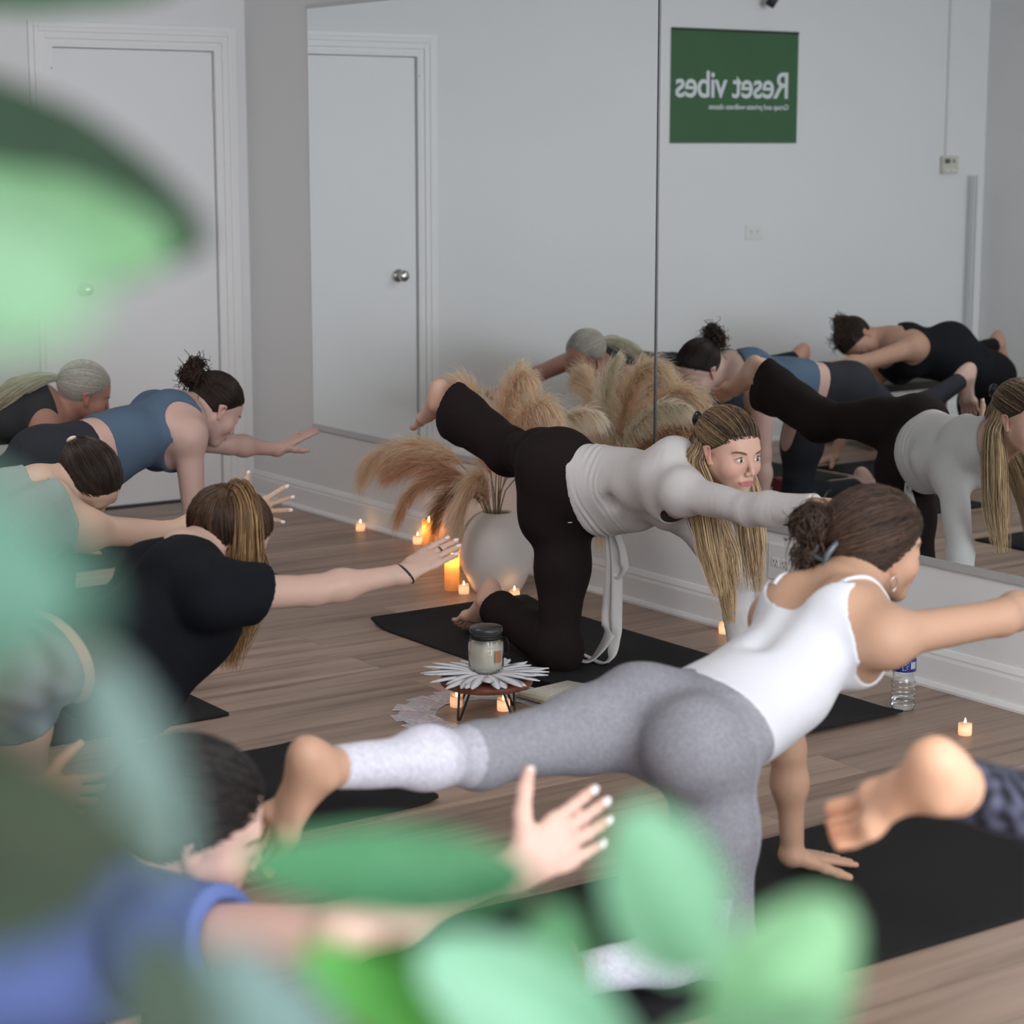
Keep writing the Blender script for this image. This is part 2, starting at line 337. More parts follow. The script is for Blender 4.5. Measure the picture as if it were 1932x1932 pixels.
JO = {"instructor": {"pel": [0.162, 6.301, 0.551], "hipL": [0.159, 6.309, 0.645], "hipR": [0.164, 6.353, 0.471], "knL": [-0.008, 6.682, 0.613], "knR": [0.139, 6.292, 0.063], "anL": [-0.231, 6.986, 0.731], "anR": [-0.069, 6.627, 0.128], "toL": [-0.286, 7.103, 0.646], "toR": [-0.141, 6.726, 0.032], "mid": [0.358, 6.193, 0.567], "che": [0.484, 6.012, 0.629], "nek": [0.553, 6.007, 0.64], "hed": [0.614, 5.908, 0.725], "nos": [0.675, 5.826, 0.666], "crn": [0.627, 5.893, 0.839], "shL": [0.506, 6.141, 0.518], "shR": [0.48, 5.838, 0.62], "elL": [0.661, 6.087, 0.295], "elR": [0.64, 5.615, 0.609], "wrL": [0.676, 6.088, 0.05], "wrR": [0.781, 5.419, 0.65], "haL": [0.679, 5.932, 0.012], "haR": [0.832, 5.275, 0.697]},
 "front": {"pel": [0.363, 3.962, 0.47], "hipL": [0.28, 4.015, 0.478], "hipR": [0.374, 3.865, 0.452], "knL": [-0.06, 3.787, 0.464], "knR": [0.408, 3.878, 0.052], "anL": [-0.334, 3.503, 0.524], "anR": [0.076, 3.656, 0.082], "toL": [-0.409, 3.513, 0.388], "toR": [-0.073, 3.671, 0.042], "mid": [0.51, 4.13, 0.504], "che": [0.658, 4.258, 0.618], "nek": [0.68, 4.275, 0.679], "hed": [0.765, 4.366, 0.742], "nos": [0.87, 4.416, 0.708], "crn": [0.777, 4.356, 0.868], "shL": [0.568, 4.393, 0.586], "shR": [0.745, 4.116, 0.611], "elL": [0.59, 4.374, 0.301], "elR": [0.999, 4.222, 0.627], "wrL": [0.61, 4.411, 0.054], "wrR": [1.141, 4.422, 0.629], "haL": [0.738, 4.502, 0.016], "haR": [1.269, 4.518, 0.619]},
 "blue": {"pel": [-1.504, 6.992, 0.534], "hipL": [-1.518, 7.059, 0.468], "hipR": [-1.502, 6.895, 0.542], "knL": [-1.564, 7.105, 0.063], "knR": [-1.823, 6.689, 0.393], "anL": [-1.893, 6.879, 0.084], "anR": [-2.129, 6.485, 0.551], "toL": [-2.005, 6.796, 0.016], "toR": [-2.164, 6.47, 0.401], "mid": [-1.331, 7.123, 0.579], "che": [-1.19, 7.293, 0.619], "nek": [-1.151, 7.321, 0.67], "hed": [-1.042, 7.409, 0.659], "nos": [-0.987, 7.445, 0.563], "crn": [-0.979, 7.442, 0.755], "shL": [-1.266, 7.431, 0.565], "shR": [-1.103, 7.154, 0.599], "elL": [-1.016, 7.534, 0.516], "elR": [-1.088, 7.146, 0.315], "wrL": [-0.859, 7.717, 0.471], "wrR": [-1.074, 7.132, 0.06], "haL": [-0.739, 7.799, 0.538], "haR": [-0.945, 7.213, 0.012]},
 "grey": {"pel": [-2.21, 7.894, 0.494], "hipL": [-2.247, 7.979, 0.471], "hipR": [-2.129, 7.846, 0.497], "knL": [-2.22, 7.994, 0.062], "knR": [-2.46, 7.603, 0.498], "anL": [-2.547, 7.764, 0.076], "anR": [-2.785, 7.376, 0.55], "toL": [-2.666, 7.679, 0.024], "toR": [-2.821, 7.352, 0.402], "mid": [-2.028, 8.015, 0.547], "che": [-1.808, 8.057, 0.565], "nek": [-1.756, 8.098, 0.544], "hed": [-1.635, 8.097, 0.633], "nos": [-1.554, 8.134, 0.559], "crn": [-1.589, 8.096, 0.741], "shL": [-1.911, 8.172, 0.626], "shR": [-1.758, 7.916, 0.496], "elL": [-1.707, 8.338, 0.545], "elR": [-1.651, 8.046, 0.278], "wrL": [-1.538, 8.494, 0.461], "wrR": [-1.737, 8.015, 0.05], "haL": [-1.414, 8.581, 0.511], "haR": [-1.603, 8.094, 0.012]},
 "five": {"pel": [-1.652, 5.589, 0.483], "hipL": [-1.663, 5.683, 0.49], "hipR": [-1.586, 5.522, 0.469], "knL": [-2.005, 5.456, 0.498], "knR": [-1.551, 5.556, 0.062], "anL": [-2.33, 5.23, 0.552], "anR": [-1.879, 5.327, 0.076], "toL": [-2.359, 5.21, 0.401], "toR": [-1.998, 5.242, 0.024], "mid": [-1.471, 5.723, 0.496], "che": [-1.353, 5.901, 0.566], "nek": [-1.339, 5.94, 0.623], "hed": [-1.218, 6.023, 0.618], "nos": [-1.226, 6.056, 0.513], "crn": [-1.152, 5.959, 0.669], "shL": [-1.516, 5.929, 0.557], "shR": [-1.199, 5.887, 0.505], "elL": [-1.453, 5.97, 0.293], "elR": [-0.996, 6.066, 0.459], "wrL": [-1.418, 5.984, 0.05], "wrR": [-0.806, 6.216, 0.495], "haL": [-1.287, 6.068, 0.012], "haR": [-0.663, 6.285, 0.512]},
 "tee": {"pel": [-1.099, 4.675, 0.433], "hipL": [-1.136, 4.762, 0.445], "hipR": [-1.12, 4.582, 0.443], "knL": [-1.488, 4.557, 0.495], "knR": [-1.131, 4.732, 0.062], "anL": [-1.817, 4.333, 0.537], "anR": [-1.388, 4.426, 0.066], "toL": [-1.887, 4.283, 0.409], "toR": [-1.506, 4.331, 0.033], "mid": [-0.933, 4.826, 0.44], "che": [-0.798, 4.975, 0.543], "nek": [-0.784, 5.001, 0.607], "hed": [-0.693, 5.112, 0.626], "nos": [-0.637, 5.152, 0.532], "crn": [-0.626, 5.097, 0.713], "shL": [-0.883, 5.101, 0.478], "shR": [-0.7, 4.842, 0.544], "elL": [-0.882, 5.019, 0.216], "elR": [-0.481, 5.005, 0.516], "wrL": [-0.922, 5.195, 0.05], "wrR": [-0.262, 5.114, 0.537], "haL": [-0.768, 5.174, 0.012], "haR": [-0.137, 5.19, 0.602]},
 "frontleft": {"pel": [-1.042, 3.02, 0.394], "hipL": [-1.087, 3.106, 0.362], "hipR": [-1.013, 2.972, 0.479], "knL": [-1.5, 3.155, 0.503], "knR": [-1.074, 3.094, 0.062], "anL": [-1.92, 3.13, 0.581], "anR": [-1.487, 2.981, 0.086], "toL": [-1.994, 3.12, 0.433], "toR": [-1.639, 2.965, 0.022], "mid": [-0.804, 2.982, 0.374], "che": [-0.575, 3.005, 0.45], "nek": [-0.538, 3.043, 0.506], "hed": [-0.461, 2.948, 0.605], "nos": [-0.385, 2.985, 0.532], "crn": [-0.413, 2.931, 0.729], "shL": [-0.72, 3.104, 0.442], "shR": [-0.478, 2.856, 0.466], "elL": [-0.669, 3.363, 0.312], "elR": [-0.232, 2.708, 0.531], "wrL": [-0.651, 3.367, 0.05], "wrR": [0.007, 2.799, 0.592], "haL": [-0.486, 3.385, 0.012], "haR": [0.139, 2.894, 0.645]},
 "blacktank": {"pel": [-3.162, 6.554, 0.476], "hipL": [-3.082, 6.602, 0.495], "hipR": [-3.254, 6.568, 0.457], "knL": [-3.472, 6.728, 0.504], "knR": [-3.37, 6.596, 0.064], "anL": [-3.835, 6.565, 0.546], "anR": [-3.692, 6.362, 0.109], "toL": [-3.884, 6.523, 0.405], "toR": [-3.584, 6.466, 0.068], "mid": [-3.004, 6.7, 0.546], "che": [-2.936, 6.913, 0.59], "nek": [-2.93, 6.957, 0.645], "hed": [-2.894, 7.097, 0.631], "nos": [-2.872, 7.036, 0.535], "crn": [-2.826, 7.189, 0.642], "shL": [-3.048, 6.998, 0.502], "shR": [-2.803, 6.819, 0.618], "elL": [-2.97, 7.138, 0.278], "elR": [-2.608, 7.004, 0.561], "wrL": [-2.926, 7.216, 0.05], "wrR": [-2.464, 7.201, 0.538], "haL": [-2.838, 7.344, 0.012], "haR": [-2.324, 7.274, 0.565]},
 "right": {"pel": [1.08, 3.106, 0.508], "hipL": [1.022, 3.172, 0.472], "hipR": [1.143, 3.039, 0.483], "knL": [1.026, 3.185, 0.062], "knR": [0.828, 2.829, 0.642], "anL": [0.698, 2.956, 0.075], "anR": [0.547, 2.581, 0.781], "toL": [0.578, 2.872, 0.025], "toR": [0.46, 2.678, 0.696], "mid": [1.231, 3.269, 0.544], "che": [1.436, 3.357, 0.576], "nek": [1.478, 3.388, 0.622], "hed": [1.589, 3.469, 0.575], "nos": [1.629, 3.497, 0.471], "crn": [1.651, 3.513, 0.661], "shL": [1.326, 3.478, 0.55], "shR": [1.506, 3.208, 0.569], "elL": [1.54, 3.643, 0.599], "elR": [1.525, 3.204, 0.295], "wrL": [1.74, 3.783, 0.62], "wrR": [1.521, 3.202, 0.05], "haL": [1.871, 3.875, 0.62], "haR": [1.648, 3.291, 0.012]},
 "second": {"pel": [-1.603, 3.615, 0.513], "hipL": [-1.653, 3.693, 0.493], "hipR": [-1.557, 3.542, 0.472], "knL": [-1.987, 3.456, 0.499], "knR": [-1.546, 3.546, 0.062], "anL": [-2.313, 3.228, 0.549], "anR": [-1.873, 3.316, 0.075], "toL": [-2.354, 3.199, 0.402], "toR": [-1.993, 3.232, 0.025], "mid": [-1.402, 3.704, 0.562], "che": [-1.256, 3.869, 0.605], "nek": [-1.196, 3.886, 0.637], "hed": [-1.102, 3.976, 0.573], "nos": [-1.057, 3.999, 0.47], "crn": [-1.038, 4.014, 0.661], "shL": [-1.308, 4.02, 0.563], "shR": [-1.263, 3.708, 0.641], "elL": [-1.365, 4.005, 0.295], "elR": [-1.113, 3.778, 0.421], "wrL": [-1.36, 4.005, 0.05], "wrR": [-0.921, 3.916, 0.358], "haL": [-1.233, 4.094, 0.012], "haR": [-0.791, 3.998, 0.316]}}
LEAVES = [((-0.318, 1.008, 1.655), (-0.15, 0.923, 1.635), 0.034, (0.23, -0.97, -0.67), (0.09, 0.2, 0.11), 0.35),
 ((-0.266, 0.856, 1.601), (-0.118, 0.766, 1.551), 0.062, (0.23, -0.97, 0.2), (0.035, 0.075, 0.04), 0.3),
 ((-0.233, 0.767, 1.556), (-0.118, 0.705, 1.551), 0.05, (0.23, -0.97, 0.39), (0.22, 0.44, 0.22), 0.3),
 ((-0.153, 0.504, 1.558), (-0.094, 0.461, 1.548), 0.04, (0.25, -0.97, 0.35), (0.32, 0.56, 0.34), 0.25),
 ((-0.129, 0.415, 1.515), (-0.077, 0.362, 1.503), 0.027, (0.45, -0.95, 0.37), (0.17, 0.36, 0.27), 0.25),
 ((-0.144, 0.487, 1.462), (-0.098, 0.45, 1.484), 0.024, (0.25, -0.95, 0.52), (0.15, 0.32, 0.22), 0.25),
 ((-0.11, 0.545, 1.448), (-0.08, 0.497, 1.405), 0.02, (0.47, -0.94, 0.38), (0.17, 0.25, 0.22), 0.2),
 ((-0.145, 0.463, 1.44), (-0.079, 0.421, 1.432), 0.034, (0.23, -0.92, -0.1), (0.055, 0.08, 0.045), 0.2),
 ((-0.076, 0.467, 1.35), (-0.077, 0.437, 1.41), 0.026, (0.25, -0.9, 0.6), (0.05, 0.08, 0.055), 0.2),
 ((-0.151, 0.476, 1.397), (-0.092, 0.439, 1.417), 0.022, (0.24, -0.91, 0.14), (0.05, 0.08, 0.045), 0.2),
 ((-0.049, 0.563, 1.315), (-0.076, 0.531, 1.368), 0.028, (0.1, -0.91, 0.6), (0.13, 0.21, 0.19), 0.2),
 ((0.009, 0.822, 1.287), (-0.102, 0.785, 1.309), 0.037, (0.05, -0.94, 0.58), (0.075, 0.27, 0.115), 0.45),
 ((-0.021, 0.754, 1.247), (-0.071, 0.722, 1.294), 0.029, (0.06, -0.92, 0.49), (0.09, 0.36, 0.06), 0.3),
 ((-0.001, 0.772, 1.233), (-0.049, 0.76, 1.281), 0.028, (0.03, -0.92, 0.09), (0.05, 0.19, 0.04), 0.3),
 ((0.053, 0.751, 1.229), (-0.025, 0.703, 1.303), 0.054, (-0.02, -0.92, 0.8), (0.19, 0.4, 0.25), 0.25),
 ((0.013, 0.788, 1.21), (0.019, 0.762, 1.292), 0.04, (0.18, -0.92, 0.49), (0.14, 0.36, 0.17), 0.35),
 ((0.078, 0.777, 1.264), (0.046, 0.739, 1.338), 0.05, (0.02, -0.94, 0.59), (0.17, 0.37, 0.22), 0.3),
 ((0.075, 0.752, 1.233), (0.112, 0.715, 1.313), 0.055, (-0.22, -0.92, 0.78), (0.4, 0.72, 0.42), 0.25),
 ((0.042, 0.731, 1.23), (0.112, 0.698, 1.277), 0.045, (-0.1, -0.91, 0.71), (0.21, 0.43, 0.23), 0.25)]
BLOCK = (1.431, 2.018, .0)

# ------------------------------------------------------------------ room shell
WALL = mat('wall_paint', (.80, .80, .80), .85, bump=.06, bscale=55, var=.012, vscale=1.5)
TRIM = mat('trim_paint', (.86, .855, .85), .45, bump=.03, bscale=30)
DOORM = mat('door_paint', (.84, .84, .845), .5, bump=.02, bscale=20)
def floor_mat():
    m, n, b = nt('vinyl_planks')
    tc = n.nodes.new('ShaderNodeTexCoord')
    mp = n.nodes.new('ShaderNodeMapping'); mp.inputs['Rotation'].default_value = (0, 0, 0)
    n.links.new(tc.outputs['Object'], mp.inputs['Vector'])
    br = n.nodes.new('ShaderNodeTexBrick')
    br.offset = .37; br.inputs['Scale'].default_value = 1.0
    br.inputs['Brick Width'].default_value = 1.22; br.inputs['Row Height'].default_value = .182
    br.inputs['Mortar Size'].default_value = .0012; br.inputs['Mortar Smooth'].default_value = .3
    br.inputs['Color1'].default_value = (0, 0, 0, 1); br.inputs['Color2'].default_value = (1, 1, 1, 1); br.inputs['Mortar'].default_value = (.5, .5, .5, 1)
    n.links.new(mp.outputs[0], br.inputs['Vector'])
    st = n.nodes.new('ShaderNodeMapping'); st.inputs['Scale'].default_value = (1.1, 16, 1)
    n.links.new(tc.outputs['Object'], st.inputs['Vector'])
    off = n.nodes.new('ShaderNodeVectorMath'); off.operation = 'MULTIPLY_ADD'
    off.inputs[1].default_value = (7.3, 3.1, 0)
    n.links.new(br.outputs['Color'], off.inputs[0]); n.links.new(st.outputs[0], off.inputs[2])
    nz = n.nodes.new('ShaderNodeTexNoise'); nz.inputs['Scale'].default_value = 1.0; nz.inputs['Detail'].default_value = 8; nz.inputs['Roughness'].default_value = .6; nz.inputs['Distortion'].default_value = .6
    n.links.new(off.outputs[0], nz.inputs['Vector'])
    cr = n.nodes.new('ShaderNodeValToRGB'); e = cr.color_ramp.elements
    e[0].position = .30; e[0].color = (.185, .120, .088, 1); e[1].position = .72; e[1].color = (.470, .340, .262, 1)
    x = cr.color_ramp.elements.new(.45); x.color = (.345, .243, .186, 1)
    n.links.new(nz.outputs['Fac'], cr.inputs[0])
    mul = n.nodes.new('ShaderNodeMix'); mul.data_type = 'RGBA'; mul.blend_type = 'MULTIPLY'; mul.inputs[0].default_value = 1
    mr = n.nodes.new('ShaderNodeMapRange'); mr.inputs[3].default_value = .82; mr.inputs[4].default_value = 1.12
    n.links.new(br.outputs['Color'], mr.inputs[0]); n.links.new(cr.outputs[0], mul.inputs[6]); n.links.new(mr.outputs[0], mul.inputs[7])
    m2 = n.nodes.new('ShaderNodeMix'); m2.data_type = 'RGBA'; m2.inputs[7].default_value = (.12, .085, .065, 1)
    sc = n.nodes.new('ShaderNodeMath'); sc.operation = 'MULTIPLY'; sc.inputs[1].default_value = .75
    n.links.new(br.outputs['Fac'], sc.inputs[0]); n.links.new(sc.outputs[0], m2.inputs[0]); n.links.new(mul.outputs[2], m2.inputs[6])
    n.links.new(m2.outputs[2], b.inputs['Base Color'])
    b.inputs['Roughness'].default_value = .42; b.inputs['Specular IOR Level'].default_value = .35
    bp = n.nodes.new('ShaderNodeBump'); bp.inputs['Strength'].default_value = .12; bp.inputs['Distance'].default_value = .003
    n.links.new(nz.outputs['Fac'], bp.inputs['Height']); n.links.new(bp.outputs[0], b.inputs['Normal'])
    return m
# floor: planks run away from the mirrored wall, so its own x axis points along -V
bm = bmesh.new(); add_box(bm, -.12, RW + .12, -RL - .12, .12, -.12, 0)
fl_ = bm_obj('floor', bm, floor_mat()); fl_['kind'] = 'structure'
fl_.location = tuple(W(0, 0, 0)); fl_.rotation_euler = (0, 0, math.atan2(V[1], V[0]))
# local (x,y) -> V*x + rot90(V)*y ; rot90(V)=(-Vy,Vx) = (.574,-.819)=U  -> y must be positive
fl_.scale = (1, -1, 1)
D0, D1, DH = .155, .905, 1.975     # door opening
rbox('wall_mirrored', (-.12, RL + .12, -.12, 0, 0, RH), WALL, kind='structure')
rbox('wall_door', [(-.12, 0, 0, D0 - .02, 0, RH), (-.12, 0, D1 + .02, RW, 0, RH), (-.12, 0, D0 - .02, D1 + .02, DH + .02, RH)], WALL, kind='structure')
rbox('wall_back', (-.12, RL + .12, RW, RW + .12, 0, RH), WALL, kind='structure')
rbox('ceiling', (-.12, RL + .12, -.12, RW + .12, RH, RH + .1), WALL, kind='structure')
wins = [(.35, 2.25), (2.5, 4.4)]
rbox('wall_window', [(RL, RL + .12, 0, RW, 0, .55), (RL, RL + .12, 0, RW, 2.6, RH), (RL, RL + .12, 0, .35, .55, 2.6), (RL, RL + .12, 2.25, 2.5, .55, 2.6), (RL, RL + .12, 4.4, RW, .55, 2.6)], WALL, kind='structure')
for i, (b0, b1) in enumerate(wins):
    t = 0.045
    o = rbox('window_%d' % (i + 1), [(RL + .02, RL + .09, b0, b1, .55, .55 + t), (RL + .02, RL + .09, b0, b1, 2.6 - t, 2.6), (RL + .02, RL + .09, b0, b0 + t, .55 + t, 2.6 - t), (RL + .02, RL + .09, b1 - t, b1, .55 + t, 2.6 - t)], mat('window_alu', (.6, .6, .6), .4, .6))
    o['kind'] = 'structure'
    rbox('pane', (RL + .05, RL + .056, b0 + t, b1 - t, .55 + t, 2.6 - t), mat('pane_glass', (1, 1, 1), .0, trans=1.0), o)
def prof_run(name, prof, p0, p1, inward, m):
    """sweep a profile (depth, height) from p0 to p1 (room a,b); inward = room direction of depth"""
    bm = bmesh.new(); rows = []
    for p in (p0, p1):
        rows.append([bm.verts.new(tuple(W(p[0] + inward[0] * d, p[1] + inward[1] * d, z))) for d, z in prof])
    n = len(prof)
    for i in range(n): bm.faces.new([rows[0][i], rows[0][(i + 1) % n], rows[1][(i + 1) % n], rows[1][i]])
    bm.faces.new(rows[0]); bm.faces.new(rows[1][::-1])
    o = bm_obj(name, bm, m); o['kind'] = 'structure'; return o
BP = [(0, 0), (.026, 0), (.027, .008), (.022, .018), (.014, .020), (.014, .088), (.011, .098), (.012, .104), (.006, .120), (0, .122)]
prof_run('baseboard_mirrored', BP, (.0, 0), (RL, 0), (0, 1), TRIM)
prof_run('baseboard_back', BP, (.0, RW), (RL, RW), (0, -1), TRIM)
prof_run('baseboard_door', BP, (0, D1 + .105), (0, RW), (1, 0), TRIM)
prof_run('baseboard_window', BP, (RL, 0), (RL, RW), (-1, 0), TRIM)
# door casing with stepped profile: legs and head
casing = []
for d0, d1, t in ((.012, .034, .012), (.034, .062, .018), (.062, .082, .022), (.082, .104, .015)):
    casing += [(0, t, D0 - d1, D0 - d0, 0, DH + d1), (0, t, D1 + d0, D1 + d1, 0, DH + d1), (0, t, D0 - d0, D1 + d0, DH + d0, DH + d1)]
o = rbox('trim_1', casing, TRIM, bevel=.0025); o['kind'] = 'structure'
o = rbox('trim_2', [(-.11, .010, D0 - .018, D0, 0, DH), (-.11, .010, D1, D1 + .018, 0, DH), (-.11, .010, D0 - .018, D1 + .018, DH, DH + .018),
    (-.062, -.050, D0, D0 + .012, 0, DH), (-.062, -.050, D1 - .012, D1, 0, DH), (-.062, -.050, D0, D1, DH - .012, DH)], TRIM); o['kind'] = 'structure'
door = rbox('door_1', (-.048, -.008, D0 + .004, D1 - .004, .016, DH - .004), DOORM, bevel=.002); door['kind'] = 'structure'
rbox('door_gap_shade', (-.12, -.02, D0, D1, 0, .006), mat('gap_shade', (.03, .025, .02), .8), door)  # dark strip: shade of the gap under the door, put into the colour
STEEL = mat('brushed_steel', (.55, .54, .52), .28, 1.0)
def knob_at(b, z):
    pr = [(.0, .0), (.031, .0), (.031, .004), (.026, .009), (.012, .012), (.011, .028), (.018, .034), (.0265, .042), (.0275, .052), (.022, .062), (.010, .066), (0, .0665)]
    o = lathe('door_handle', pr, STEEL, door, 32)
    o.matrix_world = Matrix.Translation(Vector(W(-.008, b, z))) @ Vector(U).to_track_quat('Z', 'Y').to_matrix().to_4x4()
knob_at(.80, .968)
for z in (.25, 1.72):
    rbox('hinge', (-.010, -.002, D0 - .001, D0 + .008, z, z + .09), STEEL, door)
rbox('strike_screw', (-.006, .011, D1 + .004, D1 + .009, 1.885, 1.89), mat('dark_screw', (.05, .05, .05), .5), door)

# ------------------------------------------------------------------ mirror panels on the wall
MIR = mat('mirror_silver', (.90, .94, .94), .0, 1.0)
EDGE = mat('mirror_edge', (.30, .33, .33), .2, .6)
CH = mat('steel_channel', (.60, .60, .60), .35, .35)
def mirror(label, a0, a1, z0, z1):
    t = thing('wall_mirror', label, 'mirror', W((a0 + a1) / 2, 0, z0), ROT, 'large frameless mirror panels')
    inv = t.matrix_basis.inverted()
    def rb(name, dims, m, bev=0):
        bm = bmesh.new()
        for d in dims: add_box(bm, *d, f=lambda a, b, z: inv @ Vector(W(a, b, z)))
        return bm_obj(name, bm, m, t, False, bev)
    rb('glass', [(a0, a1, .0055, .006, z0, z1)], MIR)
    rb('backing', [(a0, a1, .0, .0054, z0, z1)], EDGE)
    rb('channel', [(a0, a1, .0, .012, z0 - .010, z0 - .001), (a0, a1, .008, .012, z0 - .0012, z0 + .012)], CH)
    rb('channel', [(a0, a1, .0, .010, z1 + .001, z1 + .006), (a0, a1, .008, .010, z1 - .008, z1 + .0012)], CH)
    return t
mirror('frameless wall mirror panel nearest the door, reflecting the white door and pampas grass', .565, 2.898, .378, 2.14)
mirror('frameless wall mirror panel right of the seam, reflecting the green poster', 2.906, 5.34, .372, 2.14)
sm = rbox('mirror_seam_strip', (2.898, 2.9065, 0, .0095, .372, 2.14), mat('seam_metal', (.16, .16, .17), .3, .8))
tag(sm, 'thin metal strip covering the vertical seam between the two mirror panels', 'strip')

# ------------------------------------------------------------------ fittings on the walls
WP = mat('white_plastic', (.78, .78, .76), .4)
DK = mat('socket_dark', (.05, .05, .05), .6)
def plate(name, label, c_a, c_b, z, wall, w, h, thick=.006):
    """outlet plate; wall 'm' = mirrored wall, 'd' = door wall"""
    rz = ROT + PI if wall == 'm' else ROT - PI / 2 + PI
    t = thing(name, label, 'outlet', W(c_a, c_b, z), 0)
    n = V if wall == 'm' else U
    s_ = U if wall == 'm' else V
    def P(x, y, zz): return Vector(s_ * x + n * y + np.array([0, 0, zz]))
    def part(nm, dims, m, bev=0):
        bm = bmesh.new()
        for d in dims: add_box(bm, *d, f=P)
        return bm_obj(nm, bm, m, t, False, bev)
    part('cover_plate', [(-w / 2, w / 2, 0, thick, -h / 2, h / 2)], WP, .002)
    for q in (-1, 1):
        vert = h > w
        cx, cz = (0, q * .021) if vert else (q * .021, 0)
        f = part('socket', [(cx - .0165, cx + .0165, thick, thick + .003, cz - .0135, cz + .0135)], WP, .001)
        sl = [(cx - .008, cx - .0055, thick + .003, thick + .0035, cz - .001, cz + .007), (cx + .0055, cx + .008, thick + .003, thick + .0035, cz - .001, cz + .007), (cx - .002, cx + .002, thick + .003, thick + .0035, cz - .010, cz - .006)]
        bm = bmesh.new()
        for d in sl: add_box(bm, *d, f=P)
        bm_obj('slot', bm, DK, f)
    return t
plate('wall_outlet', 'white duplex outlet plate low on the wall below the mirror', 3.545, 0, .262, 'm', .115, .115)
plate('wall_outlet', 'white outlet plate on the poster wall, seen in the mirror below the poster', 0, 2.995, 1.121, 'd', .115, .078)
# conduit and thermostat
o = rbox('cable_conduit', (0, .016, 4.40, 4.418, 1.50, RH), WP, bevel=.002)
tag(o, 'thin white vertical cable cover on the wall above the thermostat', 'conduit')
t = thing('thermostat', 'small beige wall thermostat seen in the mirror', 'thermostat', W(0, 4.43, 1.46))
def dw(nm, dims, m, par, bev=0):
    bm = bmesh.new()
    for d in dims: add_box(bm, *d, f=lambda a, b, z: Vector(U * a + V * b + np.array([0, 0, z])))
    return bm_obj(nm, bm, m, par, False, bev)
dw('housing', [(0, .028, -.062, .062, -.048, .048)], mat('beige_plastic', (.62, .60, .52), .5), t, .006)
dw('display', [(.028, .030, -.050, -.008, .008, .034)], mat('lcd', (.10, .12, .09), .2), t)
dw('button', [(.028, .032, .012, .030, .012, .030)], mat('button_grey', (.25, .25, .24), .5), t, .001)
dw('button', [(.028, .032, -.045, -.010, -.036, -.024)], WP, t, .001)
dw('button', [(.028, .032, .005, .040, -.036, -.024)], WP, t, .001)
# slim grey channel leaning by the far corner
t = thing('leaning_rail', 'slim grey metal rail leaning upright in the corner below the thermostat', 'rail', W(.05, 4.60, 0))
dw('rail', [(0, .010, -.016, -.013, 0, 1.40), (0, .010, .013, .016, 0, 1.40), (0, .002, -.016, .016, 0, 1.40)], mat('rail_grey', (.62, .63, .64), .5), t)
# spotlight/camera above the poster
t = thing('security_camera', 'small black camera on a white bracket above the poster', 'camera', W(0, 3.02, 2.36))
dw('bracket', [(0, .012, -.03, .05, -.03, .03), (.012, .05, .0, .02, -.01, .01)], WP, t, .003)
o = lathe('camera_body', [(0, 0), (.022, 0), (.025, .005), (.025, .075), (.020, .085), (0, .085)], mat('black_plastic', (.012, .012, .014), .3), t, 24, (0, 0, 0))
o.matrix_basis = Matrix.Translation(Vector(U * .06 + V * -.0 + np.array([0, 0, -.085]))) @ Vector(tuple(nrm(U * .35 + V * .5 + np.array([0, 0, 1])))).to_track_quat('Z', 'Y').to_matrix().to_4x4()
# poster on the door wall
t = thing('poster', 'green poster reading Reset vibes on the white wall, seen reversed in the mirror', 'poster', W(0, 2.85, 1.58))
dw('sheet', [(.002, .006, -.430, .430, 0, .572)], mat('poster_green', (.050, .135, .060), .7, var=.05, vscale=3), t)
dw('top_strip', [(.006, .010, -.430, .430, .562, .574)], mat('poster_strip', (.02, .03, .02), .6), t)
def text(body, size, b, z, par, m, nm, off=.0075, sx=1.0):
    c = bpy.data.curves.new(nm, 'FONT'); c.body = body; c.size = size; c.extrude = .0006; c.offset = size * .012; c.space_character = .93
    o = bpy.data.objects.new(nm, c); COL.objects.link(o); c.materials.append(m); o.parent = par
    R_ = Matrix((tuple(-V), (0, 0, 1), tuple(U))).transposed().to_4x4()
    o.matrix_basis = Matrix.Translation(Vector(U * off + V * b + np.array([0, 0, z]))) @ R_ @ Matrix.Scale(sx, 4, (1, 0, 0))
    me = bpy.data.meshes.new_from_object(o); n_ = o.name; bpy.data.objects.remove(o)
    q = bpy.data.objects.new(n_, me); COL.objects.link(q); q.parent = par
    q.matrix_basis = Matrix.Translation(Vector(U * off + V * b + np.array([0, 0, z]))) @ R_ @ Matrix.Scale(sx, 4, (1, 0, 0))
    return q
PT = mat('poster_print', (.72, .76, .80), .6)
text('Reset vibes', .190, .372, .232, t, PT, 'lettering', sx=.97)
text('Group and private wellness classes', .0385, .368, .172, t, PT, 'small_lettering', sx=1.1)
# low wooden bench by the back corner (glimpsed between the people in the mirror)
t = thing('wooden_bench', 'low wooden bench with a dark seat seen in the mirror behind the person in black', 'bench', W(.42, 3.75, 0), ROT)
WOOD = mat('brown_wood', (.16, .085, .045), .5, var=.3, vscale=6, stretch=(1, 12, 1))
for x in (-.16, .16):
    for y in (-.42, .42):
        lbox('leg', (x - .025, x + .025, y - .025, y + .025, 0, .30), WOOD, t, .004)
lbox('seat', (-.2, .2, -.48, .48, .30, .345), mat('dark_seat', (.03, .026, .024), .7), t, .006)
lbox('lower_shelf', (-.17, .17, -.42, .42, .06, .08), WOOD, t, .002)

